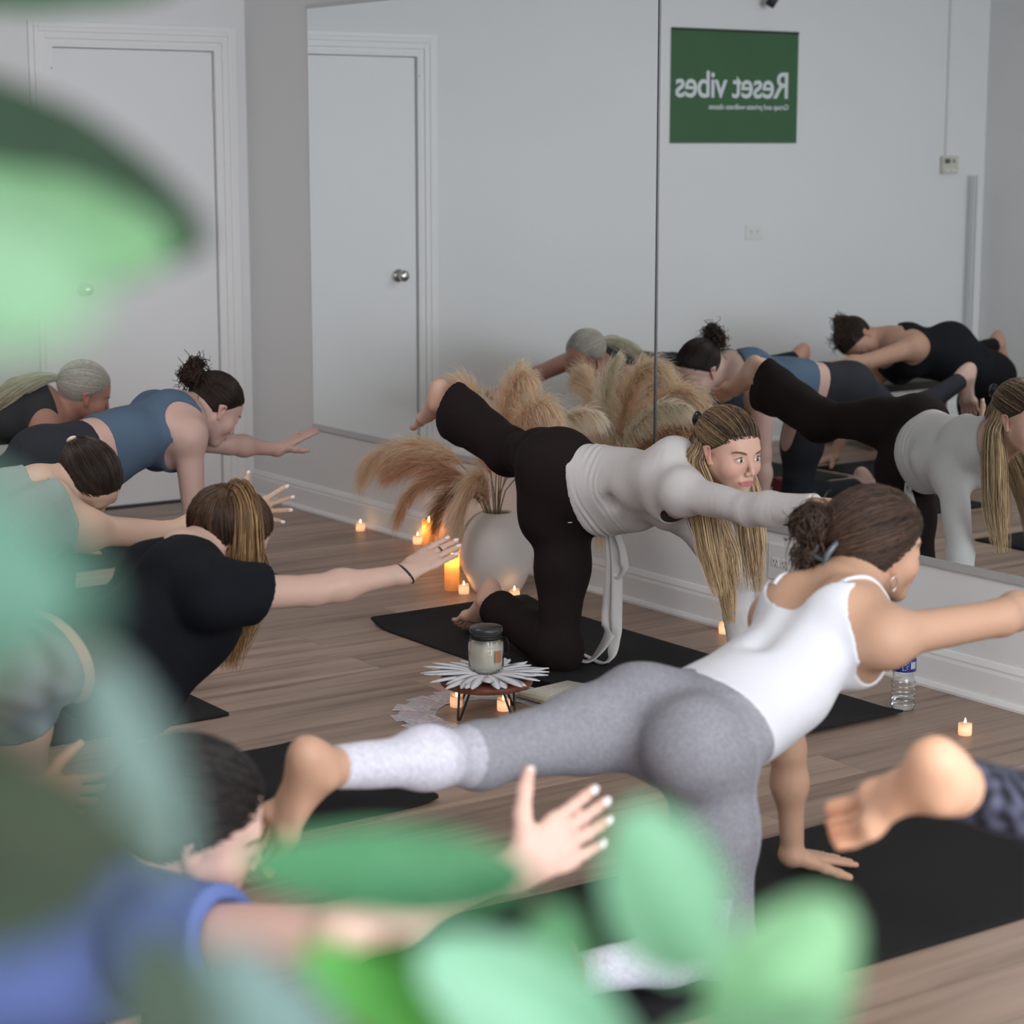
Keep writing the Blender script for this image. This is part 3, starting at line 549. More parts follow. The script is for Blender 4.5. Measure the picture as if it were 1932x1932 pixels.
# ------------------------------------------------------------------ yoga mats
MATM = mat('black_mat', (.0125, .0125, .0135), .78, bump=.35, bscale=700, spec=.25, var=.15, vscale=3)
def mat_obj(label, a0, a1, b0, b1, seed=0, curl=None):
    """rubber mat with rounded corners and slightly lifted ends"""
    nx, ny = 40, 40; h = .005
    t = thing('yoga_mat', label, 'yoga mat', W((a0 + a1) / 2, (b0 + b1) / 2, 0), ROT)
    La, Lb = a1 - a0, b1 - b0; rs = np.random.RandomState(seed)
    X = np.linspace(-La / 2, La / 2, nx); Y = np.linspace(-Lb / 2, Lb / 2, ny)
    G = np.stack(np.meshgrid(X, Y, indexing='ij'), -1).reshape(-1, 2)
    r = .02
    q = np.abs(G) - (np.array([La, Lb]) / 2 - r); c = (q > 0).all(1)
    L = np.linalg.norm(np.maximum(q, 0), axis=1); f = np.where(c & (L > r), r / np.maximum(L, 1e-6), 1)
    G2 = np.sign(G) * (np.abs(G) - np.maximum(q, 0) * (1 - f)[:, None] * c[:, None])
    z = .0008 + .0012 * (1 + np.sin(G[:, 0] * 9 + seed) * np.cos(G[:, 1] * 11 + seed * 2)) * .5
    if curl:
        for ax, sg, dist, hh in curl:
            e = (sg * G2[:, ax] - ((La, Lb)[ax] / 2 - dist)) / dist
            z = z + hh * np.clip(e, 0, 1) ** 2
    V_ = np.concatenate([np.c_[G2, z + h], np.c_[G2, z]]); n = nx * ny; F_ = []
    for i in range(nx - 1):
        for j in range(ny - 1):
            a, b, c_, d = i * ny + j, (i + 1) * ny + j, (i + 1) * ny + j + 1, i * ny + j + 1
            F_ += [(a, b, c_, d), (a + n, d + n, c_ + n, b + n)]
    ring = [i * ny for i in range(nx)] + [(nx - 1) * ny + j for j in range(1, ny)] + [i * ny + ny - 1 for i in range(nx - 2, -1, -1)] + [j for j in range(ny - 2, 0, -1)]
    for i in range(len(ring)):
        a, b = ring[i], ring[(i + 1) % len(ring)]; F_.append((a, a + n, b + n, b))
    np_mesh('sheet', V_, F_, MATM, t, True)
    return t
mat_obj('black yoga mat under the kneeling instructor, its long side along the mirrored wall', 2.57, 4.40, .30, .95, 1, [(0, -1, .16, .022), (0, 1, .10, .010)])
mat_obj('black yoga mat under the person in white tank top and grey leggings', 4.99, 5.67, .55, 2.55, 2)
mat_obj('black yoga mat under the person in the black t-shirt', 3.67, 4.32, 1.80, 3.45, 3, [(1, 1, .12, .010)])
mat_obj('black yoga mat under the person with short dark hair, corner showing past the black t-shirt', 2.66, 3.32, 1.85, 3.55, 4)
mat_obj('black yoga mat under the person in the blue tank top', 1.48, 2.14, .80, 2.55, 5)
mat_obj('black yoga mat under the grey-haired person by the door', .52, 1.18, .90, 2.60, 6)
mat_obj('black yoga mat under the person in black reflected in the mirror', .86, 1.52, 2.66, 4.45, 7)
mat_obj('black yoga mat under the short-haired person in the blue t-shirt', 5.02, 5.68, 2.75, 4.55, 8)
mat_obj('black yoga mat under the person whose bare foot enters at the right', 6.22, 6.88, .75, 2.55, 9)

# ------------------------------------------------------------------ vase and pampas grass
VB, VC = 2.36, .285
t = thing('round_vase', 'large round cream ceramic vase on the floor holding pampas grass', 'vase', W(VB, VC, 0))
CER = mat('cream_ceramic', (.84, .79, .75), .55, bump=.08, bscale=40, var=.03, vscale=5)
pr = [(0, .0), (.070, .0), (.086, .006), (.106, .045), (.127, .095), (.134, .15), (.128, .205), (.108, .250), (.082, .278), (.062, .289), (.054, .292), (.050, .290), (.048, .283), (.060, .26), (.09, .2), (.10, .12), (.08, .03), (0, .02)]
pr = [(r * 1.0, z * .985) for r, z in spline(np.array(pr), 4)]
lathe('vessel', pr, CER, t, 56)
GR = attr_mat('pampas_fluff', .75, spec=.1, transl=.5)
STM = mat('dry_stem', (.33, .22, .10), .7)
def plume(guide, L, Wd, n, colA, colB, seed, label):
    n = int(n * 1.8)
    """one pampas stem: guide in room coords relative to the vase mouth"""
    rng = np.random.default_rng(seed)
    base = W(VB, VC, .0)
    root = thing('pampas_plume', label, 'pampas grass', W(VB, VC, .285), 0, 'pampas plumes in the round vase')
    g = spline(np.array([U * a + V * b + np.array([0, 0, z]) for a, b, z in guide]), 10)
    seg = np.linalg.norm(np.diff(g, axis=0), axis=1); cl = np.r_[0, np.cumsum(seg)]; tot = cl[-1]
    M = 10
    st = np.linspace(0, 1, 14); P0 = np.stack([np.interp(st * tot, cl, g[:, k]) for k in range(3)], 1)
    V_, F_ = tubes(P0[None], np.linspace(.0028, .0010, 14)[None], 5)
    np_mesh('stem', V_, F_, STM, root)
    # hairs leave the stem and sweep towards the tip
    u_ = rng.random(n) ** .9; s0 = (1 - L) + L * u_ * .96
    t_ = np.linspace(0, 1, M)
    def at(s): 
        s = np.clip(s, 0, 1) * tot
        return np.stack([np.interp(s, cl, g[:, k]) for k in range(3)], -1)
    prof = np.interp(u_, [0, .12, .35, .7, 1], [.35, .8, 1.0, .75, .22]) * Wd
    T = at(np.minimum(s0 + .03, 1)) - at(s0 - .03); T /= np.linalg.norm(T, axis=1, keepdims=True)
    R_ = rng.normal(size=(n, 3)); R_ -= (R_ * T).sum(1, keepdims=True) * T; R_ /= np.linalg.norm(R_, axis=1, keepdims=True)
    fwd = (.055 + .10 * rng.random(n)) * np.interp(u_, [0, .7, 1], [1, 1, .6]) ; out = prof * (.25 + .75 * rng.random(n))
    start = at(s0); Tn = T
    endT = at(np.minimum(s0 + .12, 1)) - at(s0); 
    P = start[:, None] + Tn[:, None] * (fwd[:, None] * t_[None])[..., None] + R_[:, None] * (out[:, None] * (1 - (1 - t_[None]) ** 2) )[..., None]
    P[..., 2] -= (.055 * (.4 + rng.random(n))[:, None] * t_[None] ** 2)
    P += rng.normal(size=(n, 1, 3)) * .006 * t_[None, :, None]
    rad = .00105 * (1 - .8 * t_)[None] * (.7 + .6 * rng.random((n, 1)))
    V_, F_ = blades(P, rad, rng)
    mx = np.clip(.25 + .75 * t_[None] + .35 * rng.normal(size=(n, 1)), 0, 1)[..., None]
    col = (np.array(colA) * (1 - mx) + np.array(colB) * mx) * (1 + .12 * rng.normal(size=(n, 1, 1)))
    np_mesh('fluff', V_, F_, GR, root, False, np.repeat(np.clip(col, 0, 1).reshape(-1, 3), 2, 0))
    # seed spikelets give the plume body
TAN, CRM, BRN = (.95, .68, .48), (1.0, .84, .67), (.56, .34, .23)
PL = [  # guide points (a, b, z) from the mouth, tip last; length share, width, hairs, colours, wording
 ([(0, 0, -.12), (-.05, .03, .05), (-.16, .06, .17), (-.36, .10, .20), (-.60, .13, .14), (-.70, .14, .06)], .66, .085, 1500, TAN, CRM, 'broad cream plume reaching furthest left over the candles'),
 ([(0, 0, -.12), (-.04, .04, .06), (-.14, .10, .14), (-.30, .14, .16), (-.46, .17, .12)], .62, .060, 1100, BRN, TAN, 'tan plume just below the furthest-left cream one'),
 ([(0, 0, -.12), (-.03, .05, .05), (-.10, .10, .11), (-.19, .15, .11), (-.26, .19, .06), (-.30, .21, .0)], .60, .030, 700, BRN, TAN, 'brown plume drooping over the pillar candles'),
 ([(0, 0, -.12), (-.02, .06, .04), (-.05, .10, .08), (-.10, .13, .06), (-.14, .15, .0)], .58, .026, 600, BRN, (.50, .31, .19), 'dark brown plume drooping lowest beside the vase'),
 ([(0, 0, -.12), (-.01, .04, .05), (-.02, .08, .07), (-.035, .11, .04), (-.045, .125, -.02)], .58, .024, 500, BRN, TAN, 'short brown plume hanging down the front of the vase'),
 ([(0, 0, -.12), (.0, .04, .06), (.03, .10, .14), (.04, .16, .10), (.03, .19, -.01)], .68, .045, 900, TAN, CRM, 'cream plume curling down over the vase mouth'),
 ([(0, 0, -.12), (-.03, .0, .08), (-.08, -.02, .22), (-.14, -.02, .36), (-.22, .0, .44), (-.30, .02, .42)], .62, .095, 1500, TAN, CRM, 'upright cream plume behind the raised brown trouser leg'),
 ([(0, 0, -.12), (.01, .0, .10), (.02, -.01, .25), (.06, -.01, .40), (.15, .0, .50), (.24, .02, .50)], .60, .095, 1600, TAN, CRM, 'tallest cream plume rising above the trouser leg'),
 ([(0, 0, -.12), (.02, .0, .10), (.08, .0, .24), (.18, .01, .36), (.32, .03, .42), (.44, .05, .37)], .62, .100, 1600, TAN, CRM, 'full cream plume right of the tallest one'),
 ([(0, 0, -.12), (.03, .0, .09), (.12, .0, .20), (.27, .02, .28), (.43, .04, .29), (.56, .06, .20)], .64, .10, 1600, (.80, .48, .30), (.98, .77, .57), 'tan plume arching right behind the hips'),
 ([(0, 0, -.12), (.03, -.01, .07), (.16, -.01, .16), (.34, .0, .20), (.54, .02, .15), (.66, .03, .05)], .62, .09, 1500, TAN, CRM, 'cream plume spreading lowest right along the mirror'),
 ([(0, 0, -.12), (.01, .02, .08), (.0, .05, .22), (.05, .08, .32), (.13, .12, .34), (.20, .15, .28)], .60, .070, 1200, (.82, .50, .33), (.97, .74, .54), 'tan plume filling the middle of the bunch'),
 ([(0, 0, -.12), (-.01, .0, .08), (-.02, -.02, .20), (-.03, -.05, .33), (.0, -.06, .45), (.06, -.06, .54)], .58, .060, 1100, CRM, (1.0, .90, .76), 'pale plume standing close to the mirror glass'),
 ([(0, 0, -.12), (.02, .0, .08), (.08, -.05, .18), (.20, -.08, .30), (.35, -.09, .38), (.48, -.09, .40)], .58, .060, 1100, CRM, (1.0, .90, .76), 'pale plume leaning right against the mirror glass'),
]
for i, (gd, L, Wd, n, ca, cb, lb) in enumerate(PL):
    plume(gd, L, Wd, n, ca, cb, 40 + i, lb)

# ------------------------------------------------------------------ candles
WAX = None
def wax_mat(name, col, tr):
    m, n, b = nt(name)
    b.inputs['Base Color'].default_value = (*col, 1); b.inputs['Roughness'].default_value = .55
    t_ = n.nodes.new('ShaderNodeBsdfTranslucent'); t_.inputs['Color'].default_value = (*col, 1)
    ms = n.nodes.new('ShaderNodeMixShader'); ms.inputs[0].default_value = tr
    n.links.new(b.outputs[0], ms.inputs[1]); n.links.new(t_.outputs[0], ms.inputs[2]); n.links.new(ms.outputs[0], n.nodes['Material Output'].inputs['Surface'])
    return m
WAXP = wax_mat('pillar_wax', (.90, .62, .30), .5); WAXT = wax_mat('tealight_wax', (.92, .78, .66), .55)
FLAME = emis('flame', (1.0, .62, .22), 9.0)
def lamp(par, z, e, r=.006, col=(1.0, .50, .16)):
    l = bpy.data.lights.new('candle_light', 'POINT'); l.energy = e; l.shadow_soft_size = r; l.color = col
    o = bpy.data.objects.new('candle_light', l); COL.objects.link(o); o.parent = par; o.location = (0, 0, z)
def pillar(label, a, b, r, h):
    t = thing('pillar_candle', label, 'candle', W(a, b, 0), 0, 'pillar candles beside the vase')
    an = np.linspace(0, 2 * PI, 36, endpoint=False)
    rows = [(0, 0), (r * .96, 0), (r, .004)] + [(r, h * q) for q in (.25, .5, .75, .93)] + [(r * .99, h), (r * .93, h + .002), (r * .86, h - .006), (r * .5, h - .012), (.002, h - .013)]
    V_ = np.array([(q * math.cos(x), q * math.sin(x), z + (.004 * math.sin(2 * x + a * 9) + .002 * math.sin(5 * x) if z > h * .95 and q > r * .8 else 0)) for q, z in rows for x in an])
    F_ = [(i * 36 + j, i * 36 + (j + 1) % 36, (i + 1) * 36 + (j + 1) % 36, (i + 1) * 36 + j) for i in range(len(rows) - 1) for j in range(36)]
    np_mesh('wax', V_, F_, WAXP, t)
    lathe('flame', [(0, h - .012), (.003, h - .006), (.0042, h + .002), (.0026, h + .012), (0, h + .019)], FLAME, t, 10)
    lamp(t, h - .030, .20, .008); lamp(t, h + .024, .035)
pillar('tall lit pillar candle furthest left of the three by the vase', 1.565, .062, .0265, .118)
pillar('lit pillar candle close behind the pointing hand, left of the vase', 1.90, .165, .0262, .118)
pillar('lit pillar candle nearest the camera, below the pointing hand', 2.255, .409, .0268, .138)
def tealight(label, a, b, z0=0, group='lit tealights on the floor'):
    t = thing('tealight', label, 'tealight', W(a, b, z0), a * 3, group)
    r, h = .0185, .034; an = np.linspace(0, 2 * PI, 28, endpoint=False)
    rows = [(0, 0), (r * .95, 0), (r, .002), (r, h * .5), (r, h * .9), (r * .97, h), (r * .88, h + .001), (r * .78, h - .005), (.0015, h - .007)]
    V_ = np.array([(q * math.cos(x), q * math.sin(x), z + ((.0035 * math.sin(x + a) - .001) if z > h * .95 and q > r * .8 else 0)) for q, z in rows for x in an])
    F_ = [(i * 28 + j, i * 28 + (j + 1) % 28, (i + 1) * 28 + (j + 1) % 28, (i + 1) * 28 + j) for i in range(len(rows) - 1) for j in range(28)]
    np_mesh('cup', V_, F_, WAXT, t)
    lathe('flame', [(0, h - .007), (.0025, h - .003), (.0034, h + .003), (.0018, h + .009), (0, h + .014)], FLAME, t, 8)
    lamp(t, h - .016, .022, .005, (1.0, .60, .36)); lamp(t, h + .018, .007, .005)
for lb, a, b in TEA: tealight(lb, a, b)

# ------------------------------------------------------------------ wooden stand with petals, jar candle
SA, SB = room_stand
t = thing('wooden_stand', 'round reddish wooden cake stand on black hairpin legs, on the floor by the instructor mat', 'stand', W(SA, SB, 0), .3)
lathe('disc', [(0, .083), (.122, .083), (.129, .087), (.131, .095), (.128, .103), (.120, .106), (0, .106)], mat('red_wood', (.20, .062, .032), .45, var=.35, vscale=7, stretch=(1, 9, 1)), t, 48)
BLK = mat('black_iron', (.012, .012, .012), .45, .3)
for k in range(4):
    x = k * PI / 2 + .5; c, s_ = math.cos(x), math.sin(x); tx, ty = -s_, c
    tube('leg', [(c * .085 + tx * .022, s_ * .085 + ty * .022, .084), (c * .108 + tx * .004, s_ * .108 + ty * .004, .004), (c * .110, s_ * .110, .0025), (c * .108 - tx * .004, s_ * .108 - ty * .004, .004), (c * .085 - tx * .022, s_ * .085 - ty * .022, .084)], .0034, BLK, t, 8, 5)
PET = mat('white_felt', (.74, .74, .78), .9, bump=.2, bscale=90)
t2 = thing('petal_placemat', 'white petal-edged felt mat lying on the wooden stand', 'placemat', W(SA, SB, .1065), .1)
lathe('centre', [(0, .0), (.07, .0), (.07, .004), (0, .005)], PET, t2, 30)
rs = random.Random(5)
for k in range(38):
    x = k * 2 * PI / 38 + rs.uniform(-.06, .06); L = rs.uniform(.140, .188); w_ = rs.uniform(.015, .021); zt = rs.uniform(-.012, .010) if k % 2 else rs.uniform(-.004, .014); z0 = .001 + .005 * (k % 2)
    n_ = 8; V_ = []; F_ = []
    for i in range(n_ + 1):
        q = i / n_; rr = .03 + (L - .03) * q; ww = w_ * (math.sin(min(1, q * 1.25 + .12) * PI * .62)) * (1 if q < .8 else max(.05, (1 - q) / .2) ** .6); zz = z0 + .004 + zt * q ** 2 + .006 * math.sin(q * PI)
        for sgn, dz in ((-1, 0), (0, .0022), (1, 0), (0, -.0006)):
            V_.append((rr * math.cos(x) - sgn * ww * math.sin(x), rr * math.sin(x) + sgn * ww * math.cos(x), zz + dz))
    for i in range(n_):
        for j in range(4): F_.append((i * 4 + j, i * 4 + (j + 1) % 4, i * 4 + 4 + (j + 1) % 4, i * 4 + 4 + j))
    F_ += [(0, 3, 2, 1), (n_ * 4, n_ * 4 + 1, n_ * 4 + 2, n_ * 4 + 3)]
    np_mesh('petal', V_, F_, PET, t2, False)
t = thing('jar_candle', 'cream jar candle with a dark lid standing on the petal mat', 'candle jar', W(SA - .028, SB - .018, .1165), -.2)
lathe('wax', [(0, .003), (.044, .003), (.0455, .008), (.0455, .078), (0, .080)], mat('cream_wax', (.80, .76, .64), .6), t, 40)
GL = mat('clear_glass', (1, 1, 1), .02, trans=1.0)
lathe('glass', [(0, .0), (.046, .0), (.0495, .004), (.050, .012), (.050, .078), (.047, .088), (.041, .094), (.041, .104), (.043, .108), (.040, .110), (.0385, .104), (.0385, .094), (.0465, .084), (.047, .012), (.044, .0035), (0, .0035)], GL, t, 48)
lathe('lid_clamp', [(.0435, .092), (.045, .094), (.045, .100), (.0435, .102)], BLK, t, 36)
lathe('lid', [(0, .108), (.045, .108), (.0475, .111), (.0475, .121), (.044, .126), (.02, .128), (0, .128)], mat('smoky_lid', (.035, .04, .04), .25), t, 40)
tube('clasp', [(.044, 0, .098), (.058, .0, .095), (.066, .0, .070), (.058, .0, .048), (.051, 0, .052)], .0014, BLK, t)
V_ = []
for z in (.030, .064):
    for x in np.linspace(-.85, -.40, 8): V_.append((.0507 * math.cos(x), .0507 * math.sin(x), z))
np_mesh('paper_tag', V_, [(i, i + 1, i + 9, i + 8) for i in range(7)], mat('kraft_tag', (.42, .20, .09), .8), t)

# cards laid in a ring on the floor around the stand
rs = random.Random(11)
CARD = None
def card_mat(i):
    m, n, b = nt('card_print_%d' % i)
    tc = n.nodes.new('ShaderNodeTexCoord'); v_ = n.nodes.new('ShaderNodeTexVoronoi'); v_.inputs['Scale'].default_value = 45 + 9 * i
    n.links.new(tc.outputs['Object'], v_.inputs['Vector'])
    cr = n.nodes.new('ShaderNodeValToRGB'); e = cr.color_ramp.elements
    e[0].color = [(.30, .42, .50, 1), (.55, .33, .35, 1), (.38, .36, .45, 1)][i]; e[1].color = [(.62, .45, .45, 1), (.42, .50, .55, 1), (.66, .58, .58, 1)][i]; e[0].position = .25; e[1].position = .7
    n.links.new(v_.outputs['Distance'], cr.inputs[0]); n.links.new(cr.outputs[0], b.inputs['Base Color']); b.inputs['Roughness'].default_value = .35
    return m
CM = [card_mat(i) for i in range(3)]
CE = mat('card_edge', (.6, .6, .62), .7)
NC = 30; proto = []
words = ['left', 'front', 'right', 'back']
for i in range(NC):
    x = i * 2 * PI / NC; r = .185 if i % 2 else .205
    cx, cy = r * math.cos(x) * 1.05, r * math.sin(x) * 1.05
    rot = x + PI / 2 * 0 + rs.uniform(-.12, .12)
    z = .0006 + .0006 * (i % 3) 
    t = thing('oracle_card', 'pastel patterned card lying in the ring of cards around the wooden stand', 'card', W(SA, SB, 0) + np.array([cx, cy, z]), rot, 'pastel cards in a ring on the floor')
    lbox('card_face', (-.052, .052, -.034, .034, .0003, .0006), CM[i % 3], t)
    lbox('card_back', (-.0525, .0525, -.0345, .0345, 0, .0003), CE, t)

# phone and open book at the mat edge
t = thing('smartphone', 'dark smartphone in a pale case lying face up beside the open book', 'phone', W(*PHONE), ROT + .15)
lbox('case', (-.078, .078, -.040, .040, 0, .010), mat('phone_case', (.45, .41, .38), .5), t, .004)
lbox('screen', (-.073, .073, -.035, .035, .010, .0108), mat('phone_screen', (.006, .006, .008), .06), t)
t = thing('open_book', 'open notebook with cream pages lying on the floor by the grey leggings', 'book', W(*BOOK), ROT + BOOKR)
PG = mat('cream_page', (.70, .67, .58), .85)
lbox('cover', [(-.165, .165, -.105, .105, 0, .003)], mat('book_cover', (.35, .30, .22), .8), t, .001)
for q in (-1, 1):
    V_, F_ = [], []; n_ = 12
    for i in range(n_ + 1):
        x = q * (.004 + .152 * i / n_); h = .004 + .018 * math.sin(min(1, (i / n_) * 2.2 + .08) * PI / 2) * (1 - .55 * (i / n_)); 
        for y in (-.1, .1): V_ += [(x, y, .003), (x, y, h)]
    for i in range(n_):
        k = i * 4; F_ += [(k, k + 4, k + 5, k + 1), (k + 2, k + 3, k + 7, k + 6), (k + 1, k + 5, k + 7, k + 3), (k, k + 2, k + 6, k + 4)]
    F_ += [(0, 1, 3, 2), (n_ * 4, n_ * 4 + 2, n_ * 4 + 3, n_ * 4 + 1)]
    o = np_mesh('pages', V_, F_, PG, t, False)
    bm = bmesh.new(); INKR = random.Random(3 + q)
    for i in range(13):
        y = .085 - i * .0135; x = .03
        while x < .135:
            L = INKR.uniform(.008, .03); pass
            hh = lambda xx: .004 + .018 * math.sin(min(1, ((xx - .004) / .152) * 2.2 + .08) * PI / 2) * (1 - .55 * ((xx - .004) / .152)) + .0006
            x2 = min(x + L, .145)
            vs = [bm.verts.new((q * a_, b_, hh(a_))) for a_, b_ in ((x, y), (x2, y), (x2, y + .0022), (x, y + .0022))]; bm.faces.new(vs); x = x2 + .006
    bm_obj('handwriting', bm, mat('faint_ink', (.30, .29, .27), .8), o)

# water bottle
t = thing('water_bottle', 'clear plastic water bottle with a navy label standing near the mat corner', 'bottle', W(*BOT), 0)
PLA = mat('clear_plastic', (.96, .98, .98), .03, trans=1.0); 
zz = []
prof = [(0, .006), (.012, .004), (.024, 0), (.031, .004), (.034, .014)]
for i in range(5):
    z = .020 + i * .0125; prof += [(.0345, z), (.0318, z + .006), (.0345, z + .0115)]
prof += [(.031, .088), (.0295, .098), (.0315, .108), (.0335, .114), (.0335, .152), (.0325, .160), (.028, .175), (.018, .190), (.0125, .196), (.0125, .200)]
outer = prof; inner = [(max(0, r - .0011), z + .0008) for r, z in prof][::-1]
lathe('shell', outer + inner, PLA, t, 48)
lathe('label', [(.0342, .115), (.0345, .116), (.0345, .150), (.0342, .151)], mat('navy_label', (.015, .025, .16), .35), t, 48)
lathe('water', [(0, .0075), (.023, .0018), (.0298, .006), (.0325, .015), (.0325, .02), (.030, .026), (.0325, .032), (.0325, .0335), (0, .0335)], mat('water', (.98, 1, 1), .0, trans=1.0), t, 40)
lathe('cap', [(.0135, .198), (.0150, .199), (.0150, .212), (.0140, .214), (0, .214)], mat('white_cap', (.75, .75, .78), .4), t, 28)
# white print on the label
bm = bmesh.new()
def lab(x0, x1, z0, z1):
    vs = [bm.verts.new((.0348 * math.cos(x), .0348 * math.sin(x), z)) for x, z in ((x0, z0), (x1, z0), (x1, z1), (x0, z1))]; bm.faces.new(vs)
BA = -PI / 2
for i in range(7):
    L = [.30, .42, .36, .44, .30, .40, .28][i]; lab(BA - .30, BA - .30 + L, .121 + i * .0038, .1225 + i * .0038)
for i in range(12):
    lab(BA + .42 + i * .045, BA + .42 + i * .045 + (.022 if i % 3 else .034), .124, .144)
for i in range(3): lab(BA - 1.0 + i * .17, BA - .90 + i * .17, .126, .140)
bm_obj('label_print', bm, mat('label_white', (.7, .72, .8), .5), t)

# burgundy foam block on the floor, seen in the mirror
t = thing('yoga_block', 'dark red foam yoga block on the floor seen in the mirror beside the dark leggings', 'yoga block', W(*BLOCK), ROT + .3)
lbox('block', (-.11, .11, -.07, .07, 0, .075), mat('burgundy_foam', (.16, .012, .022), .7, bump=.1, bscale=200), t, .01, 3)

# ------------------------------------------------------------------ people
class Head:
    def __init__(s, J, sc):
        s.c = J['hed']; s.s = sc
        s.u = nrm(J['crn'] - s.c); f = J['nos'] - s.c; s.f = nrm(f - s.u * (f @ s.u)); s.r = np.cross(s.f, s.u)
        s.M = np.array([s.r, s.f, s.u])
    def w(s, x, y, z): return s.c + (s.r * x + s.f * y + s.u * z) * s.s
    def loc(s, P): return ((P - s.c) @ s.M.T) / s.s
    def glob(s, Q): return s.c + (np.asarray(Q) @ s.M) * s.s

def head_prims(H, nek, lod=0):
    w, s, r, f, u = H.w, H.s, H.r, H.f, H.u
    p = [ell(w(0, -.018, .030), r, f, u, .073 * s, .092 * s, .081 * s, .03 * s),
         ecap(w(0, .026, .036), w(0, .028, -.050), r, .058 * s, .050 * s, .047 * s, .046 * s, .03 * s),
         ecap(w(0, .024, -.055), w(0, .058, -.094), r, .040 * s, .034 * s, .020 * s, .017 * s, .025 * s)]
    for q in (-1, 1):
        p += [cone(w(q * .046, -.002, -.036), w(q * .014, .058, -.096), .018 * s, .012 * s, .022 * s),
              ball(w(q * .037, .051, -.030), .028 * s, .03 * s)]
    p += [cone(w(-.030, .068, .021), w(.030, .068, .021), .014 * s, .014 * s, .016 * s),
          ball(w(0, .070, -.099), .0145 * s, .016 * s),
          cone(nek, w(0, -.022, -.045), .050 * s, .050 * s, .03 * s)]
    for q in (-1, 1):
        p += [ell(w(q * .033, .098, .001), r, f, u, .019 * s, .0160 * s, .0135 * s, .012 * s, -1)]
    for q in (-1, 1):
        p += [ell(w(q * .0315, .0695, -.001), r, f, u, .0165 * s, .0125 * s, .0120 * s, .006 * s)]
    p += [cone(w(0, .080, .008), w(0, .1005, -.034), .0056 * s, .0080 * s, .015 * s),
          ell(w(0, .072, -.068), r, f, u, .027 * s, .0175 * s, .022 * s, .016 * s)]
    for q in (-1, 1):
        p += [ball(w(q * .0098, .0920, -.040), .0068 * s, .007 * s)]
    p += [ecap(w(-.023, .0815, -.0638), w(0, .0850, -.0628), f, .0034 * s, .0026 * s, .0042 * s, .0032 * s, .006 * s), ecap(w(.023, .0815, -.0638), w(0, .0850, -.0628), f, .0034 * s, .0026 * s, .0042 * s, .0032 * s, .006 * s),
          ecap(w(-.018, .0830, -.0712), w(.018, .0830, -.0712), f, .0046 * s, .0036 * s, .0046 * s, .0036 * s, .007 * s),
          cone(w(-.0275, .0880, -.0670), w(.0275, .0880, -.0670), .0012 * s, .0010 * s, .0025 * s, -1)]
    for q in (-1, 1):
        p += [ecap(w(q * .073, .000, -.030), w(q * .079, -.016, .014), f, .0085 * s, .0045 * s, .017 * s, .006 * s, .006 * s),
              ell(w(q * .084, -.006, .002), r, f, u, .007 * s, .009 * s, .015 * s, .004 * s, -1)]
    return p

def hand_prims(J, k, pn, thumb, s, spread=.10, curl=.12, topen=.8, curls=None):
    w = J['wr' + k]; d = nrm(J['ha' + k] - w); pn = nrm(np.array(pn) - d * (np.array(pn) @ d))
    th = nrm(np.cross(d, pn)) * thumb
    p = [ecap(w - d * .01, w + d * .080 * s, th, .027 * s, .018 * s, .040 * s, .0125 * s, .02 * s),
         ball(w + (d * .035 + th * .024 + pn * .006) * s, .0165 * s, .015 * s)]
    nails = []
    Ls = [.070, .078, .072, .056]; back = [0, .003, 0, -.008]
    for i in range(4):
        b = w + (d * (.084 + back[i]) + th * (.031 - .0205 * i)) * s
        a = spread * (1.5 - i); cur = (curls[i] if curls else curl)
        fd = nrm(d * math.cos(a) + th * math.sin(a)); c = 0.0; r0 = .0088 if i < 3 else .0078
        pr = b - fd * .012 * s
        for j, q in enumerate((.46, .29, .25)):
            c += cur * (.6 if j == 0 else 1.0)
            dd = nrm(fd * math.cos(c) + pn * math.sin(c)); nx = pr + dd * (Ls[i] * q + (.012 if j == 0 else 0)) * s
            p.append(cone(pr, nx, (r0 - .0007 * j) * s, (r0 - .0007 * (j + 1)) * s, .004 * s if j else .009 * s)); pr = nx
        nails.append((pr, dd, nrm(dd * math.sin(0) - pn + dd * (pn @ dd)), fd))
    b = w + (d * .022 + th * .020 + pn * .003) * s
    fd = nrm(d * (1.15 - topen) + th * topen + pn * .15); pr = b
    for j, q in enumerate((.044, .032, .024)):
        dd = nrm(fd + d * .18 * j); nx = pr + dd * q * s
        p.append(cone(pr, nx, (.0135 - .0018 * j) * s, (.0120 - .0018 * j) * s, .006 * s if j else .012 * s)); pr = nx
    nails.append((pr, dd, nrm(-pn + dd * (pn @ dd)), fd))
    return p, nails, w + d * .08 * s

